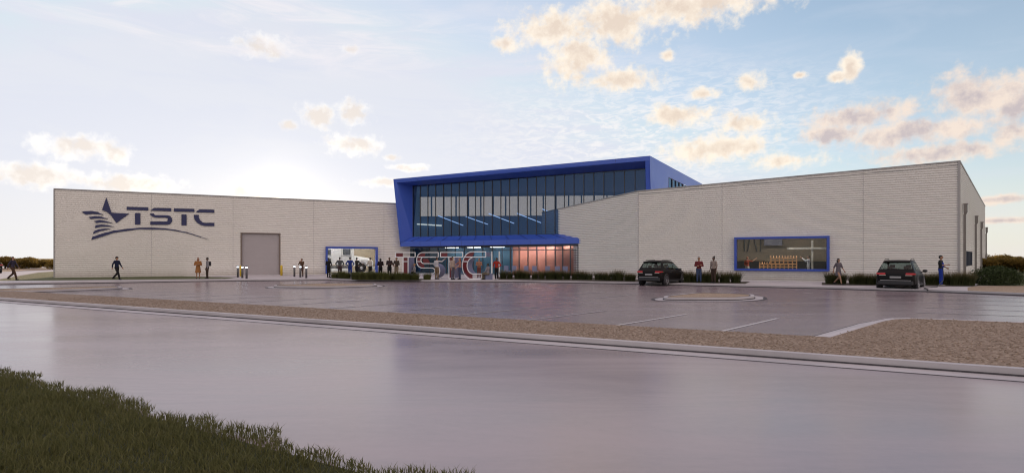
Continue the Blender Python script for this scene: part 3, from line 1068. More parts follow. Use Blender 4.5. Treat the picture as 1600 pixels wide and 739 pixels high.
TL, TR = (-12.65, 58.46), (11.91, 47.37)
FL, FR = (-12.13, 59.60), (6.46, 50.74)
uTL, vT = hp(TL)
uTR, _ = hp(TR)
uFL, vFL = hp(FL)
uFR, vFR = hp(FR)
zT = lambda u: 10.21 + (u - uTL) / (uTR - uTL) * 0.42
LIP = 0.40


def lean(z, u=0):      # how far the side frame stands out at height z
    return vFL + (vT - vFL) * (z - 3.07) / (10.21 - 3.07)


b = MB()
# front faces of the rim: top, left, right
b.quad(H(uTL, vT, zT(uTL)), H(uTR, vT, zT(uTR)), H(uTR, lean(zT(uTR) - LIP), zT(uTR) - LIP), H(uTL, lean(zT(uTL) - LIP), zT(uTL) - LIP))
zl = zT(uTL) - LIP
b.quad(H(uTL, lean(zl), zl), H(uTL + LIP, lean(zl), zl), H(uTL + LIP, lean(3.6), 3.6), H(uTL, lean(3.6), 3.6))
zr = zT(uTR) - LIP
b.quad(H(uTR - LIP, lean(zr), zr), H(uTR, lean(zr), zr), H(uTR, lean(3.6), 3.6), H(uTR - LIP, lean(3.6), 3.6))
# soffit, reveals
b.quad(H(uTL + LIP, lean(zl), zl), H(uTR - LIP, lean(zr), zr), H(UR, 0, ZG1 + .2), H(UL, 0, ZG1))
b.quad(H(uTL + LIP, lean(zl), zl), H(uTL + LIP, lean(3.6), 3.6), H(UL, 0, ZG0), H(UL, 0, ZG1))
b.quad(H(uTR - LIP, lean(zr), zr), H(uTR - LIP, lean(3.6), 3.6), H(UR, 0, ZG0), H(UR, 0, ZG1 + .2))
b.build('front_rim', 'blue', hall, fix=False)
# sloping sill with fascia (the canopy)
b = MB()
fl, fr_ = (uFL, vFL), (uFR, vFR)
b.quad(H(*fl, 3.6), H(*fr_, 3.62), H(0.55, 0.0, ZG0), H(UL, 0, ZG0))
b.quad(H(uFL, vFL, 3.07), H(uFR, vFR, 3.16), H(uFR, vFR, 3.62), H(uFL, vFL, 3.6))
b.quad(H(uFL, vFL, 3.07), H(uFR, vFR, 3.16), H(uFR - 1.2, -0.6, 3.13), H(UL, -1.6, 3.07))
b.quad(H(uFR, vFR, 3.16), H(uFR, vFR, 3.62), H(0.55, 0.0, ZG0), H(0.55, -0.4, 3.13))
b.build('canopy', 'blue', hall, fix=False)
for k in range(10):           # seams of the metal sill
    b = MB()
    s = (k + 0.7) / 10.5
    u0, v0 = uFL + (uFR - uFL) * s, vFL + (vFR - vFL) * s
    u1 = UL + (0.55 - UL) * s
    A, B2 = Vector(H(u0, v0, 3.622)), Vector(H(u1, 0.0, ZG0 + 0.012))
    b.tube([A, B2], 0.018, 4)
    b.build('canopy_seam', 'navy', hall)
for k in range(1, 9):          # joints between the blue panels of the rim
    u = uTL + (uTR - uTL) * k / 9
    b = MB()
    zt_ = zT(u)
    b.add([H(u - .012, vT + .006, zt_), H(u + .012, vT + .006, zt_), H(u + .012, lean(zt_ - LIP) + .006, zt_ - LIP), H(u - .012, lean(zt_ - LIP) + .006, zt_ - LIP)], [(0, 1, 2, 3)])
    b.build('panel_joint', 'navy', hall, fix=False)
for k in range(1, 8):
    s = k / 8
    u, v = uFL + (uFR - uFL) * s, vFL + (vFR - vFL) * s + .006
    b = MB()
    b.add([H(u - .012, v, 3.12), H(u + .012, v, 3.12), H(u + .012, v, 3.60), H(u - .012, v, 3.60)], [(0, 1, 2, 3)])
    b.build('panel_joint', 'navy', hall, fix=False)
# body behind the rim
BR = Vector((22.65, 65.4))
BL = Vector((-13.6, 70.6))
tl, tr = Vector(H(uTL, vT, 0)).xy, Vector(H(uTR, vT, 0)).xy
b = MB()
b.add([(*tl, zT(uTL)), (*tr, zT(uTR)), (*BR, zT(uTR)), (*BL, zT(uTL))], [(0, 1, 2, 3)])
b.build('roof', 'blue', hall, fix=False)
sd = BR - tr
slen = sd.length
sd = sd.normalized()
HS = Frame(tr, sd, (60, 30))
zt = zT(uTR)
b = MB()
b.quad(HS(0, 0, zt), HS(slen, 0, zt), HS(slen, 0, 9.55), HS(0, 0, 9.55))
e0 = H(uTR, lean(4.0), 4.0)
b.add([HS(0, 0, 9.55), HS(6.0, 0, 9.55), HS(6.0, 0, 4.0), e0], [(0, 1, 2, 3)])
b.quad(HS(18.8, 0, 9.55), HS(slen, 0, 9.55), HS(slen, 0, 4), HS(18.8, 0, 4))
b.quad(HS(6.0, 0, 7.5), HS(18.8, 0, 7.5), HS(18.8, 0, 4), HS(6.0, 0, 4))
b.build('side_wall', 'blue', hall, fix=False)
b = MB()
b.box(6.0, 18.8, -0.10, -0.07, 7.5, 9.55, tf=HS)
w = b.build('window', 'glass', hall)
for k in range(10):
    t = 6.04 + k * 1.413
    b = MB()
    b.box(t - 0.05, t + 0.05, -0.068, 0.01, 7.5, 9.55, tf=HS)
    b.build('mullion', 'mullion', w)
b = MB()          # left flank from rim to back
zb = 2.9
b.add([H(uTL, vT, zT(uTL)), (*BL, zT(uTL)), (*BL, zb), H(uFL, vFL, 3.07)], [(0, 1, 2, 3)])
b.build('flank_wall', 'blue', hall, fix=False)
# upper glazing
b = MB()
b.box(UL, UR, -0.06, -0.045, ZG0, ZG1 + 0.1, tf=H)
gl = b.build('window', 'glass', hall)
b = MB()
nb = 26
for k in range(nb + 1):
    u = UL + (UR - UL) * k / nb
    b.box(u - 0.035, u + 0.035, -0.043, 0.03, ZG0, ZG1 + 0.1, tf=H)
b.box(UL, UR, -0.16, -0.062, ZG0, ZG0 + 0.07, tf=H)
b.box(UL, UR, -0.16, -0.062, ZG1 - 0.02, ZG1 + 0.2, tf=H)
b.build('mullion', 'mullion', gl)
# ground-floor glazing under the canopy
LGf = Frame((6.17, 50.98), (-11.05 - 6.17, 60.85 - 50.98), (0, 0))
LL = math.hypot(17.22, 9.87)
b = MB()
b.box(0, LL + 0.9, -0.03, -0.015, KZ, 3.16, tf=LGf)
gl = b.build('storefront', 'glass_low', hall)
b = MB()
t = 0.03
k = 0
while t < LL:
    w_ = 0.05 if t < 8.2 else 0.035
    b.box(t - w_, t + w_, -0.013, 0.05, KZ, 3.15, tf=LGf)
    t += 0.78 if t < 2.2 else (0.98 if t < 8.2 else 1.15)
b.box(0, LL, -0.10, -0.032, 2.56, 2.64, tf=LGf)
b.box(0, LL + .9, -0.012, 0.045, 2.93, 3.15, tf=LGf)  # head bar added to hide the glowing strips behind it
b.build('mullion', 'mullion', gl)
# lobby
b = MB()
b.prism([(0.12, -0.05), (8.0, -1.7), (8.0, -1.8), (0.12, -0.12)], lambda t, v, z: LGf(t, v, z), KZ, 3.0)
b.build('lobby_wall', 'in_terra', hall)
b = MB()
b.box(8.0, LL + 5, -4.2, -4.1, KZ, 3.0, tf=LGf)
b.box(8.002, 8.1, -4.1, -1.7, KZ, 3.0, tf=LGf)
b.build('inner_wall', 'in_teal', hall)
b = MB()
b.box(0.1, LL, -4.0, -0.11, KZ + 0.002, KZ + 0.02, tf=LGf)
b.build('lobby_floor', 'in_floor', hall)
b = MB()
b.box(0.1, LL + 5, -9.0, -0.05, 3.06, 3.12, tf=LGf)
b.build('lobby_ceiling', 'in_ceiling', hall)
for t in (2.7, 4.2, 5.6, 6.7, 10.0, 13.0, 16.0):  # added glow strips under the ceiling, out of view, brighten the lobby
    b = MB()
    b.box(t, t + 1.3, -0.32 if t < 8 else -3.4, -0.16 if t < 8 else -2.6, 2.97, 3.01, tf=LGf)
    b.build('lobby_fill', 'fill_glow_lobby' if t < 8 else 'fill_glow_rear', hall)
b = MB()
b.box(0.8, 1.7, -0.15, -0.09, 2.97, 3.01, tf=LGf)  # short strip added to brighten the end of the pink wall
b.build('lobby_fill', 'fill_glow_lobby', hall)
# white door leaves of the entrance
for t in (8.45, 9.35):
    b = MB()
    b.box(t, t + 0.16, 0.06, 0.09, KZ, 2.5, tf=LGf)
    b.build('door_post', 'in_white', hall)
# inside the upper hall
b = MB()
b.add([H(UL, -0.2, ZG0 - 0.1), H(UR, -0.2, ZG0 - 0.1), (17.6, 62, ZG0 - .1), (-9.5, 69, ZG0 - .1)], [(0, 1, 2, 3)])
b.build('hall_floor', 'in_floor', hall, fix=False)
b = MB()
b.add([H(UL, -0.2, 9.72), H(UR, -0.2, 9.85), (19, 67, 9.85), (-12.5, 69.4, 9.72)], [(0, 1, 2, 3)])
b.build('hall_ceiling', 'in_ceiling', hall, fix=False)
bw = Frame((-11.9, 68.8), (1, -0.075), (0, 0))
BZ0, BZ1 = 7.05, 9.45
WL = 28.5
b = MB()
b.quad(bw(-1, 0, 4), bw(WL + 2, 0, 4), bw(WL + 2, 0, BZ0), bw(-1, 0, BZ0))
b.quad(bw(-1, 0, BZ1), bw(WL + 2, 0, BZ1), bw(WL + 2, 0, 9.85), bw(-1, 0, 9.85))
b.quad(bw(-1, 0, BZ0), bw(0.3, 0, BZ0), bw(0.3, 0, BZ1), bw(-1, 0, BZ1))
b.build('hall_wall', 'in_blue', hall, fix=False)
b = MB()
b.box(0.3, WL, -0.02, 0.0, BZ0, BZ1, tf=bw)
cs = b.build('clerestory', 'glass_back', hall)
t = 0.3
while t < WL:
    b = MB()
    b.box(t - 0.09, t + 0.09, 0.002, 0.06, BZ0, BZ1, tf=bw)
    b.build('mullion', 'mullion', cs)
    t += 1.55
b = MB()
b.add([H(UL, -0.2, ZG0), bw(-0.9, 0, 4), bw(-0.9, 0, 9.8), H(UL, -0.2, ZG1)], [(0, 1, 2, 3)])
b.build('hall_wall', 'in_blue', hall, fix=False)
for (x0, y0, x1, y1) in ((684.8, 337.2, 723.6, 352.2), (728, 338.5, 762, 350.5), (764, 334, 803, 349), (808, 333.5, 845, 348), (848, 327, 884, 341)):
    b = MB()
    d0, z_ = 60.5, 6.45
    zz = CH + (HZ - y0) * d0 / F
    d1 = d0 * (HZ - y0) / (HZ - y1)
    d1 = min(d1, 66.5) if d1 > 66.5 else d1
    k = (d1 - d0) / (d0 * (HZ - y0) / (HZ - y1) - d0)
    d0, de = 60.0 - (x0 - 685) * 0.028, 66.3
    A = Vector(((x0 - 800) / F * d0, d0, CH + (HZ - y0) * d0 / F))
    Bp = Vector(((x1 - 800) / F * de, de, CH + (HZ - y1) * de / F))
    b.tube([A, Bp], 0.05, 6)
    b.build('tube_lamp', 'tube', hall)
b = MB()
b.tube([bw(0.1, 0.4, 6.05), bw(3.2, 0.4, 5.85)], 0.08, 6)
b.build('tube_lamp', 'tube_warm', hall)

# ------------------------------------------------------------------ star sign on the long wing
sign = empty('wall_sign', LW(3.0, 0.02, 3.5), 'navy wall sign with a striped star, four letters and a swoosh under them', 'sign')


def zs(pts, x0, y0, k):
    return [(x0 + x / k, y0 + y / k) for x, y in pts]


def logo(polys, name):
    b = MB()
    for p in polys:
        q = [LW.hit(*c) for c in zs(p, 120, 300, 6.957)]
        b.prism(q, lambda t, z, v: LW(t, v, z), 0.008, 0.06)
    return b.build(name, 'navy', sign)


def arc(cx, cy, rx, ry, a0, a1, n=8):
    return [(cx + rx * math.cos(R(a0 + (a1 - a0) * i / n)), cy - ry * math.sin(R(a0 + (a1 - a0) * i / n))) for i in range(n + 1)]


logo([[(322, 62), (378, 226), (570, 236), (432, 338), (375, 258), (330, 218), (275, 198)]], 'star')
logo([[(55, 218), (100, 208), (170, 206), (230, 220), (290, 250), (240, 243), (170, 238), (100, 248)],
      [(130, 272), (200, 264), (270, 268), (345, 296), (270, 288), (205, 288), (152, 296)],
      [(190, 316), (250, 306), (320, 316), (398, 342), (330, 334), (270, 330), (212, 338)],
      [(205, 360), (270, 354), (340, 360), (410, 378), (340, 376), (270, 376), (200, 392)],
      [(185, 428), (240, 404), (310, 398), (372, 402), (300, 416), (240, 430), (178, 456)]], 'flag_stripes')
logo([[(170, 488), (280, 450), (400, 420), (540, 402), (680, 388), (820, 388), (960, 394), (1080, 414), (1200, 438), (1310, 474), (1440, 518),
       (1310, 482), (1200, 447), (1080, 425), (960, 408), (820, 407), (680, 405), (540, 424), (400, 444), (280, 484), (160, 520)]], 'swoosh')
logo([[(543, 162), (778, 170), (778, 202), (543, 195)], [(634, 230), (692, 232), (692, 354), (634, 354)],
      [(803, 204), (822, 184), (845, 174), (1027, 178), (1027, 211)],
      [(795, 235), (838, 236), (850, 250)] + arc(985, 305, 52, 52, 90, -90) + [(800, 357), (800, 322), (975, 322)] + arc(975, 300, 16, 20, -80, 80, 5) + [(860, 279), (825, 270), (805, 255)],
      [(1057, 180), (1278, 186), (1278, 218), (1057, 214)], [(1138, 245), (1194, 246), (1194, 363), (1138, 363)],
      [(1297, 222), (1312, 203), (1335, 190), (1495, 194), (1495, 227)],
      [(1274, 250), (1328, 251), (1326, 275), (1340, 305), (1362, 326), (1390, 337), (1495, 336), (1495, 372), (1390, 370), (1345, 358), (1308, 335), (1282, 302), (1273, 272)]], 'lettering')

# ------------------------------------------------------------------ free-standing letters
c_r, t_l = G(760, 436.6, KZ), G(618, 434.8, KZ)
TF = Frame((t_l.x, t_l.y), (c_r.x - t_l.x, c_r.y - t_l.y), (0, 0))
BOT = KZ + 0.01


def big_letter(label, outline, lines, reds, sides, zo):
    P = lambda c: TF.hit(*zs([c], zo, 380, 11.37)[0])
    fix = lambda tz: (tz[0], max(tz[1], BOT + 0.03))
    o = [fix(P(c)) for c in outline]
    t_mid = sum(q[0] for q in o) / len(o)
    r = empty('sign_letter', TF(t_mid, 0, KZ), label, 'sign letter', 'free-standing sign letters on the plaza')
    b = MB()

    def bar(p, q, v=0.0, w=0.034):
        A, B = Vector(TF(p[0], v, p[1])), Vector(TF(q[0], v, q[1]))
        b.tube([A, B], w * 1.25, 4)
    for v in (0.0, ):
        for i in range(len(o)): bar(o[i], o[(i + 1) % len(o)], v)
    for p, q in lines: bar(fix(P(p)), fix(P(q)))
    b.build('outline', 'white', r)
    b = MB()
    for poly in reds:
        b.prism([fix(P(c)) for c in poly], lambda t, z, v: TF(t, v, z), -0.02, -0.06)
    b.build('red_panel', 'red', r)
    for line in sides:
        b = MB()
        l = [fix(P(c)) for c in line]
        for p, q in zip(l[:-1], l[1:]):
            d = Vector((q[0] - p[0], q[1] - p[1])).normalized() * 0
            b.add([TF(p[0], -0.07, p[1]), TF(q[0], -0.07, q[1]), TF(q[0], -1.05, q[1]), TF(p[0], -1.05, p[1]),
                   TF(p[0] - 0.04, -0.07, p[1]), TF(q[0] - 0.04, -0.07, q[1]), TF(q[0] - 0.04, -1.05, q[1]), TF(p[0] - 0.04, -1.05, p[1])],
                  [(0, 1, 2, 3), (7, 6, 5, 4), (0, 4, 5, 1), (3, 2, 6, 7), (0, 3, 7, 4), (1, 5, 6, 2)])
        b.build('side_panel', 'slate', r)
    b = MB()
    ts = [q[0] for q in o if q[1] < BOT + 0.2]
    if ts:
        b.box(min(ts) - 0.03, max(ts) + 0.03, -1.05, 0.05, KZ - 0.02, BOT + 0.012, tf=TF)
        b.build('base_plate', 'white', r)
    return r


big_letter('white outlined letter T with maroon panel, standing partly behind the hedge',
           [(90, 165), (440, 165), (440, 247), (315, 247), (315, 628), (220, 628), (220, 247), (90, 247)],
           [((220, 325), (315, 325)), ((220, 247), (315, 247))],
           [[(100, 175), (215, 175), (215, 240), (100, 240)], [(236, 255), (300, 255), (300, 628), (236, 628)]],
           [[(318, 250), (318, 628)]], 610)
s_out = [(850, 165)] + arc(572, 290, 104, 125, 90, 180, 6) + arc(572, 330, 104, 110, 180, 262, 6) + [(740, 440)] + arc(738, 490, 54, 50, 80, -80, 6) + [(510, 540), (510, 622), (740, 622)] + \
        arc(748, 490, 130, 130, -85, 82, 10) + [(590, 360)] + arc(590, 302, 48, 58, 255, 110, 6) + [(850, 247)]
big_letter('white outlined letter S with maroon panel and round slate side',
           s_out, [((474, 245), (572, 247)), ((470, 325), (545, 325))],
           [[(490, 238), (515, 198), (560, 178), (620, 178), (600, 238)], [(480, 252), (545, 252), (540, 318), (476, 318)], [(480, 334), (540, 334), (590, 366), (600, 430), (556, 430), (505, 390)],
            [(560, 290), (590, 275), (660, 275), (700, 350), (590, 350)]],
           [arc(752, 490, 130, 130, -85, 82, 10)], 610)
big_letter('white outlined letter T with maroon panel, between the S and the C',
           [(-19, 163), (375, 163), (375, 245), (220, 245), (220, 622), (130, 622), (130, 245), (-19, 245)],
           [((130, 325), (220, 325)), ((130, 245), (220, 245))],
           [[(-8, 173), (98, 173), (98, 236), (-8, 236)], [(140, 252), (208, 252), (208, 622), (140, 622)]],
           [[(224, 250), (224, 622)]], 690)
c_out = [(785, 152)] + arc(540, 400, 172, 248, 92, 180, 8) + arc(540, 400, 172, 240, 180, 262, 8) + [(785, 640), (785, 545), (545, 545)] + arc(560, 400, 108, 145, 262, 110, 10) + [(560, 245), (785, 245)]
big_letter('white outlined letter C with curved maroon panel, last of the four big letters',
           c_out, [((405, 245), (560, 245)), ((378, 325), (470, 325))],
           [[(415, 238), (455, 195), (500, 170), (580, 165), (540, 236)], [(400, 255), (515, 255), (470, 318), (385, 318)],
            [(380, 335), (458, 335), (452, 400), (470, 470), (510, 530), (545, 556), (545, 630), (500, 628), (440, 570), (395, 490), (376, 410)]],
           [arc(566, 400, 108, 145, 262, 110, 10), [(788, 158), (788, 240)], [(788, 550), (788, 634)]], 690)

# ------------------------------------------------------------------ bollards
def bollard_proto():
    r = empty('lamp_bollard', (0, 0, 0))
    MB().lathe([(0.085, 0), (0.085, 0.84), (0.07, 0.845), (0.07, 0.97), (0.09, 0.975), (0.09, 1.03), (0.06, 1.05)], 14).build('post', 'steel', r, True)
    MB().lathe([(0.078, 0.86), (0.078, 0.965)], 14).build('lamp', 'lamp_white', r, True)
    return r


bp = bollard_proto()
spots = [(371.6, 433.2, 'steel lamp bollard left of the roller door, farthest left of its three'),
         (378.6, 434.3, 'steel lamp bollard in front of the yellow post at the roller door'),
         (385.3, 435.2, 'steel lamp bollard right before the roller door, nearest of its three'),
         (460.0, 432.2, 'steel lamp bollard against the pale wall, left of the man in brown'),
         (469.3, 433.2, 'steel lamp bollard in front of the man in brown'),
         (478.6, 434.4, 'steel lamp bollard right of the man in brown')]
for i, (x, y, lb) in enumerate(spots):
    o = bp if i == 0 else copy_tree(bp)
    o.location = G(x, y, KZ)
    tag(o, lb, 'bollard', 'lamp bollards by the roller door')
for i, (x, y, lb) in enumerate(((376.2, 431.6, 'yellow guard post at the left edge of the roller door'), (439.8, 430.4, 'yellow guard post at the right edge of the roller door'))):
    p = G(x, y, KZ)
    o = MB().lathe([(0.11, 0), (0.11, 0.93), (0.08, 0.99), (0.03, 1.01)], 14).build('guard_post', 'yellow', None, True)
    o.location = p
    tag(o, lb, 'post', 'yellow guard posts at the roller door')

# ------------------------------------------------------------------ plants
def blades_mesh(n, h, rad, width, lean_, seed, segs=3, droop=0.5):
    rr = np.random.default_rng(seed)
    ang = rr.uniform(0, 2 * np.pi, n)
    r0 = rad * np.sqrt(rr.uniform(0, 1, n)) * 0.45
    bx, by = r0 * np.cos(ang), r0 * np.sin(ang)
    hh = h * rr.uniform(0.55, 1.0, n)
    ln = lean_ * rr.uniform(0.2, 1.0, n) * hh
    a2 = ang + rr.normal(0, 0.6, n)
    dx, dy = np.cos(a2), np.sin(a2)
    sx, sy = -dy, dx
    rows = []
    for k in range(segs + 1):
        s = k / segs
        w = width * (1 - s) ** 0.7 * 0.5 if k < segs else 0.0
        off = ln * (s ** 1.6)
        z = hh * (s - droop * 0.25 * s * s * (ln / (hh * max(lean_, 1e-3))))
        cx, cy = bx + dx * off, by + dy * off
        rows.append(np.stack([cx - sx * w, cy - sy * w, z], 1))
        if k < segs: rows.append(np.stack([cx + sx * w, cy + sy * w, z], 1))
    V = np.stack(rows, 1)           # n, 2*segs+1, 3
    m = V.shape[1]
    base = np.arange(n)[:, None] * m
    quads = [np.concatenate([base + 2 * k, base + 2 * k + 1, base + 2 * k + 3, base + 2 * k + 2], 1) for k in range(segs - 1)]
    tri = np.concatenate([base + 2 * segs - 2, base + 2 * segs - 1, base + 2 * segs], 1)
    return V.reshape(-1, 3), np.concatenate(quads, 0), tri


def np_mesh(name, V, quads, tris, mat):
    me = bpy.data.meshes.new(name)
    nq, nt = len(quads), len(tris)
    me.vertices.add(len(V))
    me.vertices.foreach_set('co', np.asarray(V, np.float32).ravel())
    me.loops.add(nq * 4 + nt * 3)
    me.loops.foreach_set('vertex_index', np.concatenate([np.asarray(quads).ravel(), np.asarray(tris).ravel()]).astype(np.int32))
    me.polygons.add(nq + nt)
    st = np.concatenate([np.arange(nq) * 4, nq * 4 + np.arange(nt) * 3]).astype(np.int32)
    me.polygons.foreach_set('loop_start', st)
    me.update(calc_edges=True)
    me.materials.append(M[mat])
    return me


E3 = np.zeros((0, 3), int)
tuft = [np_mesh('tuft', *blades_mesh(330, 0.92, 0.55, 0.022, 0.62, 20 + k), 'leaf_tuft') for k in range(4)]
hedge = [np_mesh('hedge_clump', *blades_mesh(420, 0.74, 0.75, 0.03, 0.55, 40 + k), 'leaf_hedge') for k in range(4)]


def row(pts, n, meshes, name, label, cat, group, s0=0.85, s1=1.1, jit=0.12):
    pts = [G(x, y, KZ) for x, y in pts]
    ln = [0]
    for a, b in zip(pts[:-1], pts[1:]): ln.append(ln[-1] + (b - a).length)
    for i in range(n):
        s = (i + 0.5 + random.uniform(-.18, .18)) / n * ln[-1]
        k = max(j for j in range(len(pts) - 1) if ln[j] <= s)
        p = pts[k].lerp(pts[k + 1], (s - ln[k]) / (ln[k + 1] - ln[k]))
        o = bpy.data.objects.new(name, meshes[(i * 7 + i // 3) % 4])
        C.objects.link(o)
        o.location = (p.x + random.uniform(-jit, jit), p.y + random.uniform(-jit, jit), KZ + 0.01)
        o.rotation_euler = (0, 0, random.uniform(0, 6.28))
        sc_ = random.uniform(s0, s1)
        o.scale = (sc_, sc_, sc_ * random.uniform(.92, 1.08))
        tag(o, label, cat, group)


row([(784, 435.6), (905, 437.0), (996, 439.4)], 22, tuft, 'ornamental_grass', 'tan-tipped grass clump in the long row before the storefront and angled wall', 'ornamental grass', 'grass clumps before the storefront and angled wall')
row([(1064, 440.8), (1158, 442.0)], 11, tuft, 'ornamental_grass', 'dark grass clump in the row right of the first dark car, before the wide window', 'ornamental grass', 'grass clumps left of the wide workshop window')
row([(1289, 443.4), (1372, 444.8)], 9, tuft, 'ornamental_grass', 'dark grass clump in the row between the wide window and the second dark car', 'ornamental grass', 'grass clumps right of the wide workshop window')
row([(1424, 444.8), (1522, 446.2)], 11, tuft, 'ornamental_grass', 'grass clump at the tall building corner behind the man in blue overalls', 'ornamental grass', 'grass clumps behind the man in overalls')
row([(520, 434.6), (570, 435.4), (600, 436.0)], 8, hedge, 'hedge_plant', 'green clump of the low hedge below the truck window', 'hedge plant', 'low hedge before the truck window', 0.85, 1.0)
row([(556, 436.9), (606, 437.3), (650, 437.5)], 13, hedge, 'hedge_plant', 'green clump of the low hedge left of the big letter S', 'hedge plant', 'low hedge before the first big letter', 0.85, 1.05)
row([(664, 437.2), (669, 437.0)], 1, hedge, 'hedge_plant', 'single green clump before the foot of the big letter S', 'hedge plant', None, 0.8, 0.85, 0.0)


def crown_mesh(name, blobs, n, leaf, mat, seed):
    rr = np.random.default_rng(seed)
    cs = np.array([b[:3] for b in blobs])
    rs = np.array([b[3:6] for b in blobs])
    w = rs.prod(1) ** 0.66
    idx = rr.choice(len(blobs), n, p=w / w.sum())
    d = rr.normal(size=(n, 3))
    d /= np.linalg.norm(d, axis=1)[:, None]
    rad = rr.uniform(0.45, 1.0, n) ** 0.5 * (1 + rr.normal(0, 0.10, n))
    c = cs[idx] + d * rs[idx] * rad[:, None]
    c = c[c[:, 2] > 0.05]
    n = len(c)
    a = rr.normal(size=(n, 3))
    a /= np.linalg.norm(a, axis=1)[:, None]
    b = np.cross(a, rr.normal(size=(n, 3)))
    b /= np.linalg.norm(b, axis=1)[:, None]
    s = leaf * rr.uniform(0.6, 1.3, n)[:, None]
    V = np.stack([c - a * s, c - b * s * .5, c + a * s, c + b * s * .5], 1).reshape(-1, 3)
    return np_mesh(name, V, np.arange(n * 4).reshape(n, 4), E3, mat)


def tree_variants():
    out = []
    for k in range(5):
        rr = random.Random(100 + k)
        bl = []
        for i in range(rr.randint(6, 9)):
            a = rr.uniform(0, 6.28)
            q = rr.uniform(0, 1.5)
            r = rr.uniform(0.55, 1.0)
            bl.append((q * math.cos(a), q * math.sin(a), rr.uniform(0.6, 2.1), r, r, r * rr.uniform(.6, .9)))
        cm = crown_mesh('crown', bl, 2600, 0.13, 'leaf_far', 200 + k)
        t = MB()
        t.tube([(0, 0, -0.1), (0.05, 0.02, 0.7), (0.02, 0.0, 1.3)], [0.11, 0.09, 0.06], 7)
        for i in range(5):
            b_ = bl[i]
            t.tube([(0.04, 0.01, 0.6 + 0.12 * i), (b_[0] * .5, b_[1] * .5, b_[2] * .6 + .3), (b_[0] * .9, b_[1] * .9, b_[2])], [0.05, 0.035, 0.012], 5)
        to = t.build('trunk', 'bark', None, True)
        me = to.data
        bpy.data.objects.remove(to)
        out.append((cm, me))
    return out


TV = tree_variants()


def tree(i, p, s, sz, label, group):
    cm, tm = TV[i % 5]
    r = empty('shrubby_tree', p, label, 'tree', group, random.uniform(0, 6.28))
    r.scale = (s, s, sz)
    for nm, me in (('crown', cm), ('trunk', tm)):
        o = bpy.data.objects.new(nm, me)
        C.objects.link(o)
        o.parent = r


for i in range(20):
    d = random.uniform(84, 96)
    px = -120 + i * 11.5 + random.uniform(-4, 4)
    tree(i, ((px - 800) / F * d, d, 0), random.uniform(.95, 1.25), random.uniform(.72, .96) * (0.8 if px > 60 else 1), 'low sunlit tree in the far tree line beyond the left end of the star building', 'far trees beyond the star building')
for i in range(22):
    d = 62 + (i % 3) * 9 + random.uniform(-2, 2)
    px = 1535 + (i // 3) * 17 + random.uniform(-6, 6)
    tree(i + 2, ((px - 800) / F * d, d, 0), random.uniform(.9, 1.3), random.uniform(.58, .92), 'low sunlit tree in the far tree line beyond the tall building', 'far trees beyond the tall building')
# round bush at the corner of the tall building
bp_ = G(1557, 445.5, KZ)
bo = bpy.data.objects.new('round_bush', crown_mesh('round_bush', [(0, 0, .45, 1.45, 1.2, .72), (-.6, 0, .4, .8, .8, .6), (.7, .1, .4, .8, .8, .55), (0.1, 0, .8, .8, .7, .42)], 9000, 0.055, 'leaf_bush', 5))
C.objects.link(bo)
bo.location = bp_
tag(bo, 'broad dark green bush at the corner of the tall building', 'bush')

# ------------------------------------------------------------------ grass verge in front
ge = [Vector((-0.98, 4.53)), Vector((-8.3, 8.72))]
gd = (ge[1] - ge[0]).normalized()
gn = Vector((gd.y, -gd.x))
if gn.y > 0: gn = -gn                      # towards the viewer
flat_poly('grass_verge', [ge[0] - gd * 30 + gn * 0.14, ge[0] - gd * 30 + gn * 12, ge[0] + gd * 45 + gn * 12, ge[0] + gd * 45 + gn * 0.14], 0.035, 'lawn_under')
ng = 230000
along = rng.uniform(-4.0, 12.5, ng)
dep = rng.uniform(0, 1, ng) ** 0.9 * 5.2 - 0.02
wob = -0.06 + 0.10 * np.sin(along * 2.3) + 0.07 * np.sin(along * 5.7 + 1) + 0.04 * np.sin(along * 13.1)
bx = ge[0].x + gd.x * along + gn.x * (dep + wob)
by = ge[0].y + gd.y * along + gn.y * (dep + wob)
keep = (by > 2.6) & (np.abs(bx) < by * 1.15 + 1.5)
bx, by = bx[keep], by[keep]
n = len(bx)
cl = 0.5 + 0.5 * np.sin(bx * 3.1 + 1.3 * np.sin(by * 2.2)) * np.sin(by * 3.7 + np.sin(bx * 1.9))
hh = (0.052 + 0.055 * rng.uniform(0, 1, n) ** 1.5) * (0.75 + 0.55 * cl)
yaw = rng.uniform(0, 2 * np.pi, n)
ln = hh * rng.uniform(0.1, 0.9, n)
dx, dy = np.cos(yaw), np.sin(yaw)
ro = rng.uniform(0, 2 * np.pi, n)
sx, sy = np.cos(ro), np.sin(ro)
wd = 0.0042 * rng.uniform(0.7, 1.4, n)
rows = []
for s, wf in ((0, 1.0), (0.55, 0.8)):
    cx, cy, cz = bx + dx * ln * s ** 2, by + dy * ln * s ** 2, 0.03 + hh * s
    rows += [np.stack([cx - sx * wd * wf, cy - sy * wd * wf, cz], 1), np.stack([cx + sx * wd * wf, cy + sy * wd * wf, cz], 1)]
rows.append(np.stack([bx + dx * ln, by + dy * ln, 0.03 + hh * 0.96], 1))
V = np.stack(rows, 1)
bi = np.arange(n)[:, None] * 5
gm = np_mesh('grass', V.reshape(-1, 3), np.concatenate([bi, bi + 1, bi + 3, bi + 2], 1), np.concatenate([bi + 2, bi + 3, bi + 4], 1), 'grass')
go = bpy.data.objects.new('grass', gm)
C.objects.link(go)
tag(go, 'tufty dark green grass along the near edge of the road', 'grass', kind='stuff')

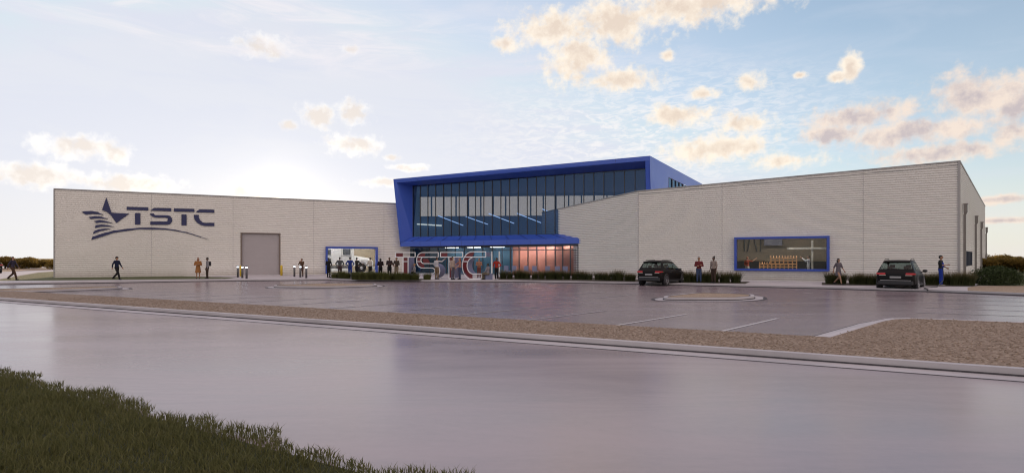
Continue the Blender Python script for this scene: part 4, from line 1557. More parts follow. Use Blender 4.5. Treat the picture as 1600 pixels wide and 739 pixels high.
# loose stones lying in the gravel verge
ns = 16000
u = rng.uniform(-22, 13.5, ns)
of = rng.uniform(0.62, 8.4, ns)
keep = (of < 3.0) | ((u > 6.0 + (of - 3.0) * 0.42) & (u > 6.2))
u, of = u[keep], of[keep]
n = len(u)
P0 = np.stack([O.x + E.x * u + N_.x * of, O.y + E.y * u + N_.y * of, np.full(n, KZ - 0.002)], 1)
sz = rng.uniform(0.010, 0.026, n)[:, None]
oc = np.array([(1, 0, 0), (-1, 0, 0), (0, 1, 0), (0, -1, 0), (0, 0, .8), (0, 0, -.3)])
jit = rng.uniform(0.7, 1.3, (n, 6, 1))
th = rng.uniform(0, 6.28, n)
rot = np.stack([np.stack([np.cos(th), -np.sin(th), 0 * th], 1), np.stack([np.sin(th), np.cos(th), 0 * th], 1), np.stack([0 * th, 0 * th, 1 + 0 * th], 1)], 1)
V = P0[:, None, :] + np.einsum('nij,kj->nki', rot, oc) * jit * sz[:, None, :]
tr_ = np.array([(0, 2, 4), (2, 1, 4), (1, 3, 4), (3, 0, 4), (2, 0, 5), (1, 2, 5), (3, 1, 5), (0, 3, 5)])
T = (np.arange(n)[:, None, None] * 6 + tr_[None]).reshape(-1, 3)
M['stones'] = leaf_mat('loose stones', (0.15, 0.105, 0.07), (0.38, 0.285, 0.21), 0.0, 3.0)
so = bpy.data.objects.new('gravel', np_mesh('gravel', V.reshape(-1, 3), np.zeros((0, 4), int), T, 'stones'))
C.objects.link(so)
tag(so, 'loose brown stones on the gravel verge between road and lot', 'gravel', kind='stuff')

# ------------------------------------------------------------------ cars (rear at y = 0, nose at y = 4.6)
def suv(paint, label, roofcol=None):
    r = empty('parked_car', (0, 0, 0), label, 'car', 'dark cars in the lot')
    I = lambda y, t: float(np.interp(y, [q[0] for q in t], [q[1] for q in t]))
    top_t = [(0, .90), (.04, .97), (.09, 1.04), (.18, 1.13), (.50, 1.55), (.62, 1.62), (.85, 1.665), (1.3, 1.70), (2.0, 1.69), (2.45, 1.64), (2.72, 1.56), (3.42, 1.10), (3.55, 1.06),
             (4.15, .97), (4.42, .88), (4.56, .76), (4.62, .62)]
    belt_t = [(0, .86), (.18, 1.06), (1.5, 1.03), (3.2, .985), (4.62, .60)]
    w_t = [(0, .74), (.03, .80), (.09, .86), (.3, .915), (.9, .93), (3.4, .93), (4.1, .90), (4.42, .80), (4.56, .70), (4.62, .58)]
    bot_t = [(0, .46), (.05, .36), (.2, .29), (4.3, .27), (4.62, .38)]
    ys = [0, .015, .04, .09, .135, .18, .235, .30, .36, .42, .47, .52, .58, .64, .72, .85, 1.0, 1.2, 1.33, 1.42, 1.6, 1.85, 2.1, 2.2, 2.35, 2.5, 2.62, 2.72, 2.80, 2.95, 3.1, 3.25, 3.36, 3.42, 3.55, 3.8, 4.0, 4.15, 4.3, 4.42, 4.5, 4.56, 4.6, 4.62]

    def ring(y):
        zt, w, zb = I(y, top_t), I(y, w_t), I(y, bot_t)
        be = min(I(y, belt_t), zt - 0.025)
        k = min(1, max(0, (zt - be) / 0.55))
        wt = w * .90 * (1 - k) + 0.665 * k * w / .93
        p = [(0, zb), (w * .72, zb), (w * .93, zb + .03), (w * .99, zb + .12), (w, zb + (be - zb) * .42), (w * 1.0, zb + (be - zb) * .66), (w * .985, be - (be - zb) * .10), (w * .955, be)]
        a, e = (w * .94, be + .012), (wt, zt - .055 * k - .006)
        for s in (0, .12, .45, .80, 1.0):
            p.append((a[0] + (e[0] - a[0]) * s + .018 * k * math.sin(math.pi * s), a[1] + (e[1] - a[1]) * s))
        p += [(wt * .955, zt - .02 * k - .002), (wt * .84, zt), (wt * .45, zt + .012), (0, zt + .016)]
        return p
    rings = [ring(y) for y in ys]
    m = len(rings[0])
    full = [[(x, y, z) for x, z in rg] + [(-x, y, z) for x, z in rg[-2:0:-1]] for y, rg in zip(ys, rings)]
    k = len(full[0])
    cells = {'body': [], 'rear': [], 'front': []}
    for i in range(len(ys) - 1):
        ym = (ys[i] + ys[i + 1]) / 2
        for j in range(k):
            jj = j if j < m - 1 else k - 1 - j           # mirrored index of the ring segment
            f = (i * k + j, i * k + (j + 1) % k, (i + 1) * k + (j + 1) % k, (i + 1) * k + j)
            kind = 'body'
            if jj in (9, 10) and (0.72 < ym < 1.33 or 1.42 < ym < 2.1 or 2.2 < ym < 3.05): kind = ('side', j < m - 1, ym > 1.37, ym > 2.15)
            if jj in (13, 14, 15) and .235 < ym < .52: kind = 'rear'
            if jj in (13, 14, 15) and 2.80 < ym < 3.36: kind = 'front'
            cells.setdefault(kind, []).append(f)
    vs = [v for rg in full for v in rg]
    cells['body'] += [tuple(range(k - 1, -1, -1)), tuple((len(ys) - 1) * k + q for q in range(k))]

    def sub(fs, name, mat, par, sm):
        used = sorted({i for f in fs for i in f})
        mp = {a: b for b, a in enumerate(used)}
        b = MB()
        b.add([vs[i] for i in used], [tuple(mp[i] for i in f) for f in fs])
        return b.build(name, mat, par, sm)
    bo = sub(cells['body'], 'body', paint, r, True)
    bo.data.set_sharp_from_angle(angle=R(38))
    for kk in [q for q in cells if isinstance(q, tuple)]: sub(cells[kk], 'side_window', 'carglass', r, True)
    sub(cells['rear'], 'rear_window', 'carglass', r, True)
    sub(cells['front'], 'windscreen', 'carglass', r, True)
    # lower cladding, bumpers
    b = MB()
    b.bevbox(-.80, .80, -.035, .22, .33, .56, .05)
    b.build('rear_bumper', 'black', r)
    b = MB()
    b.bevbox(-.70, .70, -.05, .05, .565, .60, .012)
    b.build('bumper_trim', 'trim', r)
    for s in (-1, 1):
        b = MB()
        b.bevbox(s * .925 - .03, s * .925 + .03, .85, 3.3, .26, .40, .015)
        b.build('sill_cladding', 'black', r)
        # lamps on the rear corners
        b = MB()
        x0, x1 = sorted((s * .46, s * .845))
        b.bevbox(x0, x1, -.012, .13, .885, .995, .03)
        b.bevbox(*sorted((s * .80, s * .90)), .05, .34, .90, .985, .02)
        tl_ = b.build('tail_lamp', 'tail', r)
        b = MB()
        b.bevbox(*sorted((s * .44, s * .76)), -.016, .10, .845, .882, .012)
        b.build('clear_lens', 'tail_clear', tl_)
        b = MB()
        b.bevbox(*sorted((s * .60, s * .84)), 4.30, 4.52, .70, .80, .03)
        b.build('headlight', 'tail_clear', r)
        # mirrors
        b = MB()
        b.ell((s * 1.06, 2.85, 1.07), (.12, .07, .085), 12, 8)
        b.tube([(s * .90, 2.87, 1.02), (s * 1.02, 2.86, 1.05)], .03, 6)
        b.build('wing_mirror', 'black', r, True)
        b = MB()
        b.tube([(s * .60, .8, 1.70), (s * .60, 1.0, 1.745), (s * .60, 2.2, 1.745), (s * .60, 2.4, 1.69)], .018, 6)
        b.build('roof_rail', 'black', r, True)
        for yy in (1.0, 2.1):
            b = MB()
            b.bevbox(s * .935 - .012, s * .935 + .012, yy + .5, yy + .68, .90, .925, .008)
            b.build('door_handle', 'chrome', r)
        for yy in (.82, 3.72):
            b = MB()          # black arch cladding and the wheel in it
            b.lathe([(.40, s * .80), (.43, s * .90), (.44, s * .945), (.40, s * .95), (.385, s * .93), (.385, s * .80)] if s > 0 else [(.385, s * .80), (.385, s * .93), (.40, s * .95), (.44, s * .945), (.43, s * .90), (.40, s * .80)], 24, (0, yy, .37), 'x')
            b.build('arch_cladding', 'black', r, True)
            b = MB()
            pr = [(.24, .72), (.345, .72), (.365, .75), (.365, .92), (.345, .955), (.25, .958)]
            b.lathe([(q, s * h) for q, h in pr], 24, (0, yy, .365), 'x')
            wh = b.build('wheel', 'rubber', r, True)
            b = MB()
            for q in range(5):
                a = q * 2 * math.pi / 5
                d = Vector((0, math.cos(a), math.sin(a)))
                t = Vector((0, -math.sin(a), math.cos(a)))
                c0, c1 = Vector((s * .955, yy, .365)), Vector((s * .95, yy, .365)) + d * .235
                w0, w1 = t * .05, t * .04
                ex = Vector((s * .012, 0, 0))
                b.add([c0 - w0, c0 + w0, c1 + w1, c1 - w1, c0 - w0 + ex, c0 + w0 + ex, c1 + w1 + ex, c1 - w1 + ex],
                      [(4, 5, 6, 7), (0, 1, 5, 4), (1, 2, 6, 5), (2, 3, 7, 6), (3, 0, 4, 7)])
            b.lathe([(.05, s * .95), (.05, s * .975)], 12, (0, yy, .365), 'x')
            b.lathe([(.252, s * .93), (.252, s * .966), (.235, s * .966), (.225, s * .93)], 24, (0, yy, .365), 'x')
            b.build('rim', 'rim', wh, False)
    b = MB()
    b.bevbox(-.62, .62, .40, .66, 1.585, 1.635, .02)
    b.build('spoiler', paint, r)
    b = MB()
    b.bevbox(-.26, .26, -.022, .03, .70, .81, .008)
    b.build('plate', 'trim', r)
    # seats and dark floor seen through the glass
    b = MB()
    for x in (-.38, .38):
        b.bevbox(x - .24, x + .24, 1.95, 2.12, .6, 1.22, .05)
        b.bevbox(x - .12, x + .12, 1.93, 2.02, 1.24, 1.42, .03)
        b.bevbox(x - .24, x + .24, 2.1, 2.55, .5, .66, .05)
        b.bevbox(x - .12, x + .12, .98, 1.07, 1.2, 1.36, .03)
    b.bevbox(-.66, .66, 1.0, 1.16, .6, 1.17, .05)
    b.build('seats', 'seat_tan', r)
    b = MB()
    b.box(-.84, .84, .3, 3.4, .50, .53)
    b.bevbox(-.8, .8, 2.9, 3.3, .6, 1.0, .05)
    b.build('cabin_floor', 'black', r)
    return r


car1 = suv('carpaint', 'dark brown-black estate car at the kerb beside the angled pale wall')
p = G(1013.5, 446.4)
car1.location = (p.x, p.y, 0)
car1.rotation_euler = (0, 0, R(-39))
car1.scale = (.96, .96, .97)
car2 = suv('carpaint_black', 'black estate car with pale roof sheen beside the man in blue overalls')
p = G(1399, 454.6)
car2.location = (p.x, p.y, 0)
car2.rotation_euler = (0, 0, R(-42))
car3 = copy_tree(car2)
tag(car3, 'dark car on the far road, cut by the left edge of the photo', 'car', 'dark cars in the lot')
car3.location = (-57.2, 60.5, KZ)
car3.rotation_euler = (0, 0, R(62))

# ------------------------------------------------------------------ white truck in the bay
tk = empty('truck', LW(24.4, -2.6, KZ + 0.09), 'white long-nosed lorry tractor parked inside the truck window', 'truck')
zf = KZ + 0.09
TK = lambda t, v, z: LW(22.55 + t, -2.6 + v, zf + z)      # t forwards (to the right), v towards the window


def tprism(poly, v0, v1, name, mat, par=tk):
    b = MB()
    b.prism(poly, lambda t, z, v: TK(t, v, z), v0, v1)
    return b.build(name, mat, par)


tprism([(-.6, .9), (2.75, .9), (2.75, 2.2), (2.65, 2.95), (2.3, 3.3), (-.6, 3.35)], -1.15, 1.15, 'cab', 'truck')
tprism([(2.75, .75), (4.95, .72), (5.05, 1.0), (5.0, 1.3), (4.6, 1.58), (3.6, 1.78), (2.75, 1.92)], -0.9, 0.9, 'hood', 'truck')
b = MB()
for z0, z1 in ((1.05, 1.55), (1.95, 2.5)):
    b.box(.05, .5, 1.15, 1.165, z0, z1, tf=TK)
b.box(1.75, 2.55, 1.15, 1.165, 1.95, 2.6, tf=TK)
b.build('window', 'in_dark', tk)
b = MB()
b.box(.0, .55, 1.145, 1.16, 1.0, 1.6, tf=TK)
b.box(.0, .55, 1.145, 1.16, 1.9, 2.55, tf=TK)
b.build('window_trim', 'chrome', tk)
b = MB()
b.box(1.62, 1.66, 1.15, 1.157, .95, 2.75, tf=TK)
b.box(2.62, 2.65, 1.15, 1.157, .95, 2.75, tf=TK)
b.box(1.66, 2.62, 1.15, 1.157, 1.80, 1.83, tf=TK)
b.build('door_seam', 'trim', tk)
b = MB()
b.bevbox(2.72, 2.90, 1.25, 1.40, 1.75, 2.75, .03, tf=TK)
b.tube([TK(2.6, 1.15, 2.6), TK(2.8, 1.3, 2.6)], .03, 6)
b.build('mirror', 'truck', tk)
b = MB()
b.bevbox(-.4, 2.6, .70, 1.12, .45, .85, .06, tf=TK)
b.build('fuel_tank', 'chrome', tk)
b = MB()
b.bevbox(-.5, 2.7, .85, 1.17, .20, .42, .03, tf=TK)
b.build('side_skirt', 'truck', tk)
for t in (.1, 3.75):
    b = MB()
    vs = MB().lathe([(.26, .62), (.50, .62), (.53, .66), (.53, .92), (.50, .96), (.27, .97)], 24, (0, 0, 0), 'x')
    b.add([TK(t + v[1], v[0], .53 + v[2]) for v in vs.v], vs.f)
    wh = b.build('wheel', 'rubber', tk, True)
    b = MB()
    vs = MB().lathe([(.28, .90), (.28, .965), (.20, .95), (.10, .99), (.05, .99)], 20, (0, 0, 0), 'x')
    b.add([TK(t + v[1], v[0], .53 + v[2]) for v in vs.v], vs.f)
    b.build('rim', 'chrome', wh, True)
fpoly = [(3.05, .70)] + [(3.75 + .66 * math.cos(R(a)), .55 + .66 * math.sin(R(a))) for a in range(165, 10, -15)] + [(4.5, .70), (4.9, .75), (4.85, 1.2), (4.4, 1.42), (3.7, 1.46), (3.1, 1.3)]
tprism(fpoly, .80, 1.12, 'fender', 'truck')
tprism([(4.55, .35), (5.15, .35), (5.2, .68), (4.6, .70)], -1.1, 1.12, 'bumper', 'chrome')
b = MB()
b.bevbox(4.55, 4.9, 1.08, 1.15, .95, 1.2, .03, tf=TK)
b.build('headlight', 'chrome', tk)
b = MB()
b.tube([TK(-.5, .85, .8), TK(-.5, .85, 3.6)], .09, 10)
b.build('exhaust_stack', 'chrome', tk, True)

# ------------------------------------------------------------------ model of a timber house frame in the workshop
RM = lambda t, v, z: RW(t, v, z)
RZ = KZ + 0.08
tb = empty('work_table', RM(10.9, -1.9, RZ), 'low white work table under the timber house frame', 'table')
b = MB()
b.bevbox(9.4, 12.3, -2.6, -1.2, .80, .92, .01, tf=RM)
b.build('tabletop', 'in_white', tb)
for t in (9.4, 12.4):
    for v in (-2.5, -1.3):
        b = MB()
        b.box(t - .04, t + .04, v - .04, v + .04, RZ, .80, tf=RM)
        b.build('leg', 'in_white', tb)
hm = empty('timber_frame_model', RM(10.9, -1.9, .92), 'small orange timber house frame standing on the white table', 'model house')


def studs(t0, t1, v0, v1, z0, z1, n, name):
    b = MB()
    w = .028
    for v in (v0, v1):
        for z in (z0, (z0 + z1) / 2, z1):
            b.box(t0, t1, v - w, v + w, z - w, z + w, tf=RM)
        for k in range(n):
            t = t0 + (t1 - t0) * k / (n - 1)
            b.box(t - w, t + w, v - w, v + w, z0, z1, tf=RM)
    for t in (t0, t1):
        for z in (z0, z1):
            b.box(t - w, t + w, v0, v1, z - w, z + w, tf=RM)
    return b.build(name, 'timber', hm)


studs(9.55, 12.15, -2.3, -1.4, .95, 1.33, 10, 'ground_storey')
studs(9.55, 11.35, -2.3, -1.4, 1.38, 1.80, 7, 'upper_storey')
b = MB()
for k in range(10):
    t = 9.55 + k * .2
    b.tube([RM(t, -2.3, 1.82), RM(t, -1.85, 1.98), RM(t, -1.4, 1.82)], .025, 4)
for k in range(5):
    t = 11.45 + k * .17
    b.tube([RM(t, -2.3, 1.36), RM(t, -1.85, 1.50), RM(t, -1.4, 1.36)], .025, 4)
b.build('rafters', 'timber', hm)

# tables and chairs behind the storefront glass
for i, t in enumerate((0.9, 1.7, 2.7, 4.1, 5.0, 6.3, 7.2)):
    r = empty('cafe_chair', LGf(t, 0.75, KZ), 'slate chair standing before the pink-lit storefront glass', 'chair', 'chairs before the storefront glass')
    q = lambda a, v, z: LGf(t + a, 0.75 + v, KZ + z)
    b = MB()
    b.bevbox(-.25, .25, -.25, .25, .40, .47, .02, tf=q)
    b.build('seat', 'slate', r)
    b = MB()
    b.bevbox(-.25, .25, .20, .26, .50, .95, .02, tf=q)
    b.build('backrest', 'slate', r)
    for a in (-.22, .22):
        for v in (-.22, .22):
            b = MB()
            b.box(a - .02, a + .02, v - .02, v + .02, 0, .40, tf=q)
            b.build('leg', 'steel', r)

# ------------------------------------------------------------------ people
PEND = []
POSES = {
    'stand': dict(eR=(.24, -.03, 1.13), wR=(.25, .05, .88), eL=(-.24, -.03, 1.13), wL=(-.25, .05, .88)),
    'walk': dict(eR=(.23, -.14, 1.15), wR=(.24, -.16, .92), eL=(-.23, .10, 1.14), wL=(-.23, .24, .94),
                 kR=(.09, .20, .51), aR=(.09, .30, .09), kL=(-.09, -.03, .49), aL=(-.09, -.38, .16)),
    'phone': dict(eR=(.25, .14, 1.17), wR=(.07, .27, 1.43), eL=(-.25, .14, 1.17), wL=(-.07, .27, 1.43)),
    'folded': dict(eR=(.26, .05, 1.15), wR=(-.04, .22, 1.19), eL=(-.26, .05, 1.15), wL=(.04, .20, 1.15)),
    'raise': dict(eR=(.36, .14, 1.38), wR=(.50, .30, 1.55), eL=(-.24, -.02, 1.13), wL=(-.22, .12, .90)),
    'hold': dict(eR=(.27, .02, 1.15), wR=(.12, .26, 1.05), eL=(-.27, .02, 1.15), wL=(-.08, .28, 1.08)),
    'work': dict(eR=(.28, .10, 1.18), wR=(.34, .36, 1.20), eL=(-.28, .02, 1.16), wL=(-.02, .27, 1.04)),
    'hips': dict(eR=(.36, -.04, 1.16), wR=(.22, .08, 1.02), eL=(-.36, -.04, 1.16), wL=(-.22, .08, 1.02)),
    'both': dict(eR=(.30, .20, 1.36), wR=(.30, .42, 1.56), eL=(-.30, .20, 1.36), wL=(-.30, .42, 1.56)),
    'reach': dict(eR=(.24, .22, 1.24), wR=(.20, .46, 1.20), eL=(-.24, .10, 1.15), wL=(-.18, .30, 1.02)),
    'sit': dict(eR=(.24, .08, 1.15), wR=(.16, .30, 1.02), eL=(-.24, .08, 1.15), wL=(-.16, .30, 1.02),
                kR=(.11, .44, .93), aR=(.11, .42, .52), kL=(-.11, .44, .93), aL=(-.11, .42, .52), drop=.45),
}


def person(px, py, h, face, pose, top, bottom, skin, hair, label, z=KZ, pt=None, sleeves=True, long_hair=False, dress=None, bag=None, cap=None, bun=False, shoes=(0.02, 0.02, 0.022), apron=None, bib=None):
    P = dict(kR=(.10, .02, .50), aR=(.105, 0, .09), kL=(-.10, .02, .50), aL=(-.105, 0, .09), drop=0.0)
    P.update(POSES[pose])
    dz = -P['drop']
    k = h / 1.75
    J = {n: Vector(P[n]) for n in ('eR', 'wR', 'eL', 'wL')}
    K = {n: Vector(P[n]) for n in ('kR', 'aR', 'kL', 'aL')}
    pos = Vector(pt) if pt is not None else G(px, py, z)
    r = empty('person', (pos.x, pos.y, pos.z), label, 'person', None, R(face))
    tf = lambda x, y, z_: (x * k, y * k, (z_ + dz) * k)

    def limb(b, a, c, ra, rc, n=10):
        a, c = Vector(tf(*a)), Vector(tf(*c))
        b.tube([a, a.lerp(c, .5), c], [ra * k, (ra * .55 + rc * .45) * k * 1.03, rc * k], n)
        for q, rr in ((a, ra), (c, rc)):
            b.ell(q, (rr * k, rr * k, rr * k), 10, 6)

    sh = {'R': (.185, 0, 1.425), 'L': (-.185, 0, 1.425)}
    hp_ = {'R': (.09, 0, .92), 'L': (-.09, 0, .92)}
    E_ = lambda b, c, rr: b.ell(c, rr, 14, 10, tf)

    def torso(b, g):
        E_(b, (0, -.01, 1.30), (.165 + g, .105 + g, .185 + g))
        E_(b, (0, 0, 1.10), (.140 + g, .098 + g, .17 + g))
        E_(b, (0, 0, 1.415), (.185 + g, .07 + g, .055 + g))
    b = MB()
    torso(b, 0)
    E_(b, (0, -.005, .95), (.16, .115, .115))
    limb(b, (0, -.01, 1.44), (0, .015, 1.56), .055, .05)
    E_(b, (0, .015, 1.645), (.073, .092, .105))
    E_(b, (0, .045, 1.59), (.05, .06, .05))
    E_(b, (0, .108, 1.635), (.014, .02, .025))
    for s in (-1, 1): E_(b, (s * .075, .01, 1.64), (.014, .025, .034))
    hands = MB()
    for s, q in (('R', 1), ('L', -1)):
        limb(b, sh[s], J['e' + s], .050, .040)
        limb(b, J['e' + s], J['w' + s], .040, .029)
        limb(b, hp_[s], K['k' + s], .085, .058)
        limb(b, K['k' + s], K['a' + s], .056, .038)
        fa = K['a' + s]
        limb(b, (fa.x, fa.y - .03, fa.z - .045), (fa.x + .01 * q, fa.y + .14, fa.z - .055), .04, .032)
        # palm, four fingers of different length and a thumb from its side
        d = (J['w' + s] - J['e' + s]).normalized()
        side = d.cross(Vector((q, .2, .1))).normalized()
        nrm = d.cross(side)
        w0 = J['w' + s]
        pc = w0 + d * .055
        vv = MB()
        for u_ in (0, .5, 1):
            cpt = w0 + d * (.015 + .075 * u_)
            vv.ell(tf(*cpt), (.034 * k, .034 * k, .034 * k) if u_ == 0 else (.030 * k, .030 * k, .030 * k), 8, 6)
        hands.add(vv.v, vv.f)
        for fi, (off, lnf) in enumerate(((-.027, .072), (-.009, .082), (.009, .078), (.026, .062))):
            base = w0 + d * .088 + side * off
            mid = base + d * lnf * .5 - nrm * .006
            tip = base + d * lnf * .9 - nrm * .024
            hands.tube([tf(*base), tf(*mid), tf(*tip)], [.0095 * k, .0085 * k, .007 * k], 6)
        tb0 = w0 + d * .035 - side * .03
        hands.tube([tf(*tb0), tf(*(tb0 + d * .03 - side * .022)), tf(*(tb0 + d * .062 - side * .026))], [.012 * k, .010 * k, .008 * k], 6)
    PEND.append((b, .017 * k, 'body', skin, r, hands))
    # clothes
    b = MB()
    torso(b, .014)
    for s in 'RL':
        limb(b, sh[s], J['e' + s], .066, .056)
        if sleeves: limb(b, J['e' + s], J['e' + s].lerp(J['w' + s], .93), .055, .042)
    if not dress:
        E_(b, (0, 0, .99), (.168, .122, .10))
        PEND.append((b, .022 * k, 'shirt', cloth(top), r, None))
        b = MB()
        E_(b, (0, -.005, .93), (.172, .127, .12))
        for s in 'RL':
            limb(b, hp_[s], K['k' + s], .102, .076)
            limb(b, K['k' + s], K['k' + s].lerp(K['a' + s], .93), .075, .062)
        if bib:
            E_(b, (0, .060, 1.18), (.135, .090, .21))
            for s in (-1, 1): limb(b, (s * .10, .08, 1.32), (s * .12, 0, 1.475), .022, .02)
        PEND.append((b, .022 * k, 'trousers', cloth(bottom), r, None))
    else:
        zs_ = .50 if dress == 'knee' else .62
        vs = MB().lathe([(.235, zs_), (.20, .72), (.18, .92), (.15, 1.08), (.14, 1.2)], 16)
        b.add([tf(v[0], v[1] * .8, v[2]) for v in vs.v], vs.f)
        PEND.append((b, .022 * k, 'dress', cloth(top), r, None))
    b = MB()
    for s, q in (('R', 1), ('L', -1)):
        fa = K['a' + s]
        limb(b, (fa.x, fa.y - .035, fa.z - .040), (fa.x + .01 * q, fa.y + .15, fa.z - .052), .050, .040)
    PEND.append((b, .02 * k, 'shoes', cloth(shoes), r, None))
    b = MB()
    E_(b, (0, -.004, 1.672), (.084, .098, .095))
    if long_hair:
        E_(b, (0, -.06, 1.57), (.085, .05, .15))
        for s in (-1, 1): E_(b, (s * .062, -.01, 1.58), (.03, .05, .12))
    else:
        E_(b, (0, -.045, 1.63), (.074, .06, .08))
    if bun: E_(b, (0, -.07, 1.765), (.055, .055, .05))
    PEND.append((b, .017 * k, 'hair', hair, r, None))
    b = MB()
    for s in (-1, 1): E_(b, (s * .03, .098, 1.655), (.011, .009, .008))
    E_(b, (0, .10, 1.59), (.024, .008, .006))
    ff = b.build('face_features', 'hair_black')
    ff.parent = r
    if cap:
        b = MB()
        E_(b, (0, 0, 1.70), (.093, .106, .075))
        E_(b, (0, .13, 1.69), (.07, .07, .012))
        PEND.append((b, .016 * k, 'cap', cloth(cap), r, None))
    if bag:
        bg_ = MB()
        bg_.bevbox(-.15 * k, .15 * k, -.26 * k, -.13 * k, 1.05 * k, 1.42 * k, .04 * k)
        bb = bg_.build('backpack', cloth(bag), None)
        bb.location = r.location
        bb.rotation_euler = r.rotation_euler
        tag(bb, 'dark backpack on the back of the man in the grey shirt', 'backpack')
    return r


def finish_people():
    tmp = []
    for b, vox, name, mat, par, extra in PEND:
        me = bpy.data.meshes.new(name)
        me.from_pydata(b.v, [], b.f)
        o = bpy.data.objects.new('tmp', me)
        C.objects.link(o)
        md = o.modifiers.new('r', 'REMESH')
        md.mode = 'VOXEL'
        md.voxel_size = vox
        s = o.modifiers.new('s', 'SMOOTH')
        s.factor = 0.5
        s.iterations = 3
        tmp.append(o)
    bpy.context.view_layer.update()
    dg = bpy.context.evaluated_depsgraph_get()
    for o, (b, vox, name, mat, par, extra) in zip(tmp, PEND):
        me = bpy.data.meshes.new_from_object(o.evaluated_get(dg))
        me.name = name
        if extra:
            n = len(me.vertices)
            bm = bmesh.new()
            bm.from_mesh(me)
            vv = [bm.verts.new(v) for v in extra.v]
            for f in extra.f:
                try: bm.faces.new([vv[i] for i in f])
                except ValueError: pass
            bm.to_mesh(me)
            bm.free()
        me.polygons.foreach_set('use_smooth', [True] * len(me.polygons))
        me.materials.clear()
        me.materials.append(M[mat] if isinstance(mat, str) else mat)
        q = bpy.data.objects.new(name, me)
        C.objects.link(q)
        q.parent = par
    for o in tmp:
        bpy.data.objects.remove(o)


DK, JN = (0.02, 0.02, 0.024), (0.05, 0.075, 0.15)
BLK = (0.013, 0.013, 0.015)
pp = person
pp(20, 437.5, 1.80, -80, 'walk', (0.05, 0.042, 0.07), (0.08, 0.045, 0.03), 'skin_mid', 'hair_brown', 'person walking on the lawn at the far left in a purple-grey top and brown trousers')
pp(182.5, 437.2, 1.80, -95, 'walk', (0.016, 0.022, 0.055), BLK, 'skin_mid', 'hair_black', 'man in a cap and navy top walking along the star wall', cap=(0.015, 0.015, 0.02))
pp(309.5, 435.6, 1.72, -160, 'folded', (0.36, 0.16, 0.055), DK, 'skin_mid', 'hair_ginger', 'woman in an orange dress with long ginger hair by the star wall', long_hair=True, dress='knee')
pp(324, 435.6, 1.74, 130, 'stand', (0.26, 0.25, 0.26), (0.05, 0.035, 0.025), 'skin_dark', 'hair_black', 'man in a light grey shirt wearing a backpack, facing the woman in orange', bag=(0.05, 0.05, 0.055))
pp(471.5, 432.4, 1.66, 175, 'phone', (0.13, 0.075, 0.045), (0.11, 0.06, 0.04), 'skin_mid', 'hair_brown', 'man all in brown holding a camera up behind the lamp bollards')
pp(513.5, 433.6, 1.72, -10, 'hold', BLK, BLK, 'skin_dark', 'hair_black', 'person all in black at the left end of the truck window')
pp(531, 432.9, 1.78, 5, 'hips', (0.10, 0.105, 0.11), (0.075, 0.05, 0.055), 'skin_mid', 'hair_black', 'person in a grey jacket with hands up looking at the white cab')
pp(547, 432.7, 1.78, 0, 'hips', (0.02, 0.045, 0.24), (0.02, 0.045, 0.26), 'skin_mid', 'hair_black', 'worker in bright blue overalls watching the lorry from outside', sleeves=True)
pp(557.5, 432.5, 1.74, -30, 'reach', (0.035, 0.035, 0.03), BLK, 'skin_mid', 'hair_black', 'person in dark olive jacket reaching towards the lorry bonnet')
pp(578.5, 432.2, 1.74, 50, 'reach', (0.62, 0.58, 0.50), DK, 'skin_mid', 'hair_black', 'person in a cream shirt and dark trousers at the right end of the truck window')
pp(594.5, 434.2, 1.68, 30, 'folded', (0.03, 0.018, 0.022), BLK, 'skin_dark', 'hair_black', 'person in dark maroon standing behind the hedge just right of the truck window', long_hair=True)
pp(608.5, 434.6, 1.76, -150, 'folded', (0.045, 0.03, 0.035), DK, 'skin_dark', 'hair_black', 'person with folded arms and dark maroon coat behind the hedge')
pp(619.5, 434.8, 1.76, 160, 'hold', (0.075, 0.055, 0.045), (0.26, 0.20, 0.14), 'skin_mid', 'hair_brown', 'person in a brown jacket and beige trousers left of the first big letter')
pp(647.5, 434.6, 1.66, 100, 'sit', (0.40, 0.38, 0.36), DK, 'skin_light', 'hair_blond', 'blond person sitting behind the hedge between the first T and the S')
pp(682.5, 436.4, 1.78, -30, 'raise', (0.60, 0.58, 0.60), (0.22, 0.155, 0.095), 'skin_mid', 'hair_brown', 'man in a white shirt and khaki trousers raising an arm beside the S')
pp(707, 436.8, 1.80, -120, 'stand', (0.46, 0.36, 0.30), (0.12, 0.11, 0.14), 'skin_mid', 'hair_brown', 'woman in a pale blouse and grey trousers before the second T', long_hair=True)
pp(718.5, 436.6, 1.70, 110, 'reach', (0.45, 0.20, 0.15), (0.06, 0.08, 0.15), 'skin_light', 'hair_ginger', 'woman with ginger hair, peach top and jeans left of the C', long_hair=True, sleeves=False)
pp(748.5, 434.0, 1.66, 170, 'folded', (0.42, 0.20, 0.13), (0.20, 0.07, 0.06), 'skin_mid', 'hair_ginger', 'woman in a peach top standing behind the C', sleeves=False)
pp(762.5, 436.9, 1.72, 65, 'sit', (0.30, 0.27, 0.29), (0.20, 0.17, 0.12), 'skin_dark', 'hair_black', 'person in a grey shirt sitting on the slate block at the end of the C')
pp(776, 437.4, 1.72, 150, 'hips', (0.42, 0.035, 0.022), BLK, 'skin_dark', 'hair_black', 'person in a bright red shirt and black trousers right of the C', shoes=(0.6, 0.6, 0.6))
pp(1092, 441.9, 1.76, 170, 'folded', (0.16, 0.03, 0.035), JN, 'skin_mid', 'hair_brown', 'person in a dark red jumper and jeans right of the first dark car')
pp(1115, 442.2, 1.78, 120, 'stand', (0.34, 0.27, 0.23), (0.07, 0.045, 0.035), 'skin_dark', 'hair_black', 'woman with a hair bun, pale top and brown trousers by the pale wall', bun=True, sleeves=False)
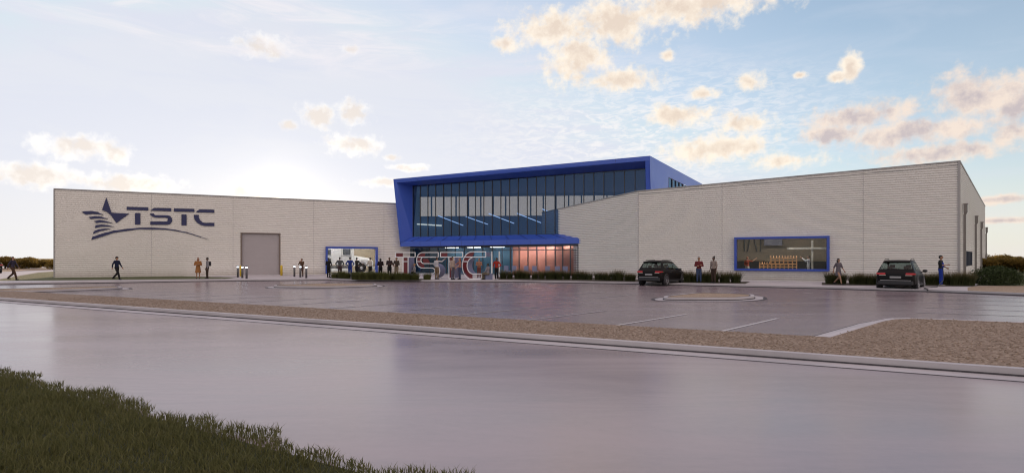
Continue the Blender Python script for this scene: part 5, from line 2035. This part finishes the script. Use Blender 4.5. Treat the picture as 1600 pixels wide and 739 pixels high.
pp(1310, 444.9, 1.66, -160, 'walk', (0.15, 0.13, 0.15), DK, 'skin_mid', 'hair_black', 'woman in a grey dress with long black hair right of the wide window', long_hair=True, dress='mini', sleeves=False)
wk = pp(1470, 446.7, 1.86, -140, 'work', (0.03, 0.032, 0.035), (0.02, 0.05, 0.34), 'skin_mid', 'hair_black', 'man in blue bib overalls and dark shirt holding a hose by the black car', sleeves=False, shoes=(0.3, 0.27, 0.25), bib=True)
pp(0, 0, 1.72, 0, 'raise', (0.42, 0.10, 0.07), (0.55, 0.52, 0.5), 'skin_light', 'hair_ginger', 'woman in a red top standing left of the timber frame inside the workshop', pt=RM(13.05, -1.9, RZ), sleeves=False).rotation_euler = (0, 0, R(-60))
pp(0, 0, 1.80, 0, 'both', (0.62, 0.64, 0.70), (0.55, 0.55, 0.58), 'skin_mid', 'hair_brown', 'man in a white shirt with raised hands right of the timber frame inside the workshop', pt=RM(8.75, -1.7, RZ)).rotation_euler = (0, 0, R(60))
finish_people()

# slate block the seated person uses, hose of the car cleaner
sb = MB()
sb.bevbox(-.28, .28, -.28, .28, 0, .47, .02)
o = sb.build('seat_block', 'slate')
o.location = G(763, 436.6, KZ)
o.rotation_euler = (0, 0, R(16))
tag(o, 'slate seat block right of the big letter C', 'block')
sb = MB()
sb.bevbox(-.3, .3, -.25, .25, 0, .46, .02)
o = sb.build('seat_block', 'slate')
o.location = G(647.5, 434.4, KZ)
tag(o, 'slate seat block behind the hedge under the blond person', 'block')
b = MB()
hz = [G(1438, 453.5), G(1446, 455.0) + Vector((0, 0, .03)), G(1450, 452.2, KZ + .02), G(1444, 450.2, KZ + .02), G(1452, 448.9, KZ + .02), G(1464, 448.2, KZ + .02)]
pts = []
for i in range(len(hz) - 1):
    p0, p1, p2, p3 = hz[max(i - 1, 0)], hz[i], hz[i + 1], hz[min(i + 2, len(hz) - 1)]
    for s in np.linspace(0, 1, 8, endpoint=False):
        pts.append(0.5 * ((2 * p1) + (p2 - p0) * s + (2 * p0 - 5 * p1 + 4 * p2 - p3) * s * s + (3 * p1 - p0 - 3 * p2 + p3) * s ** 3))
wl = wk.location
pts += [hz[-1], Vector((wl.x - .1, wl.y - .35, .5)), Vector((wl.x - .08, wl.y - .28, 1.1))]
b.tube(pts, .022, 6)
tag(b.build('hose', 'black', None, True), 'black hose lying on the pavement by the man in overalls', 'hose')
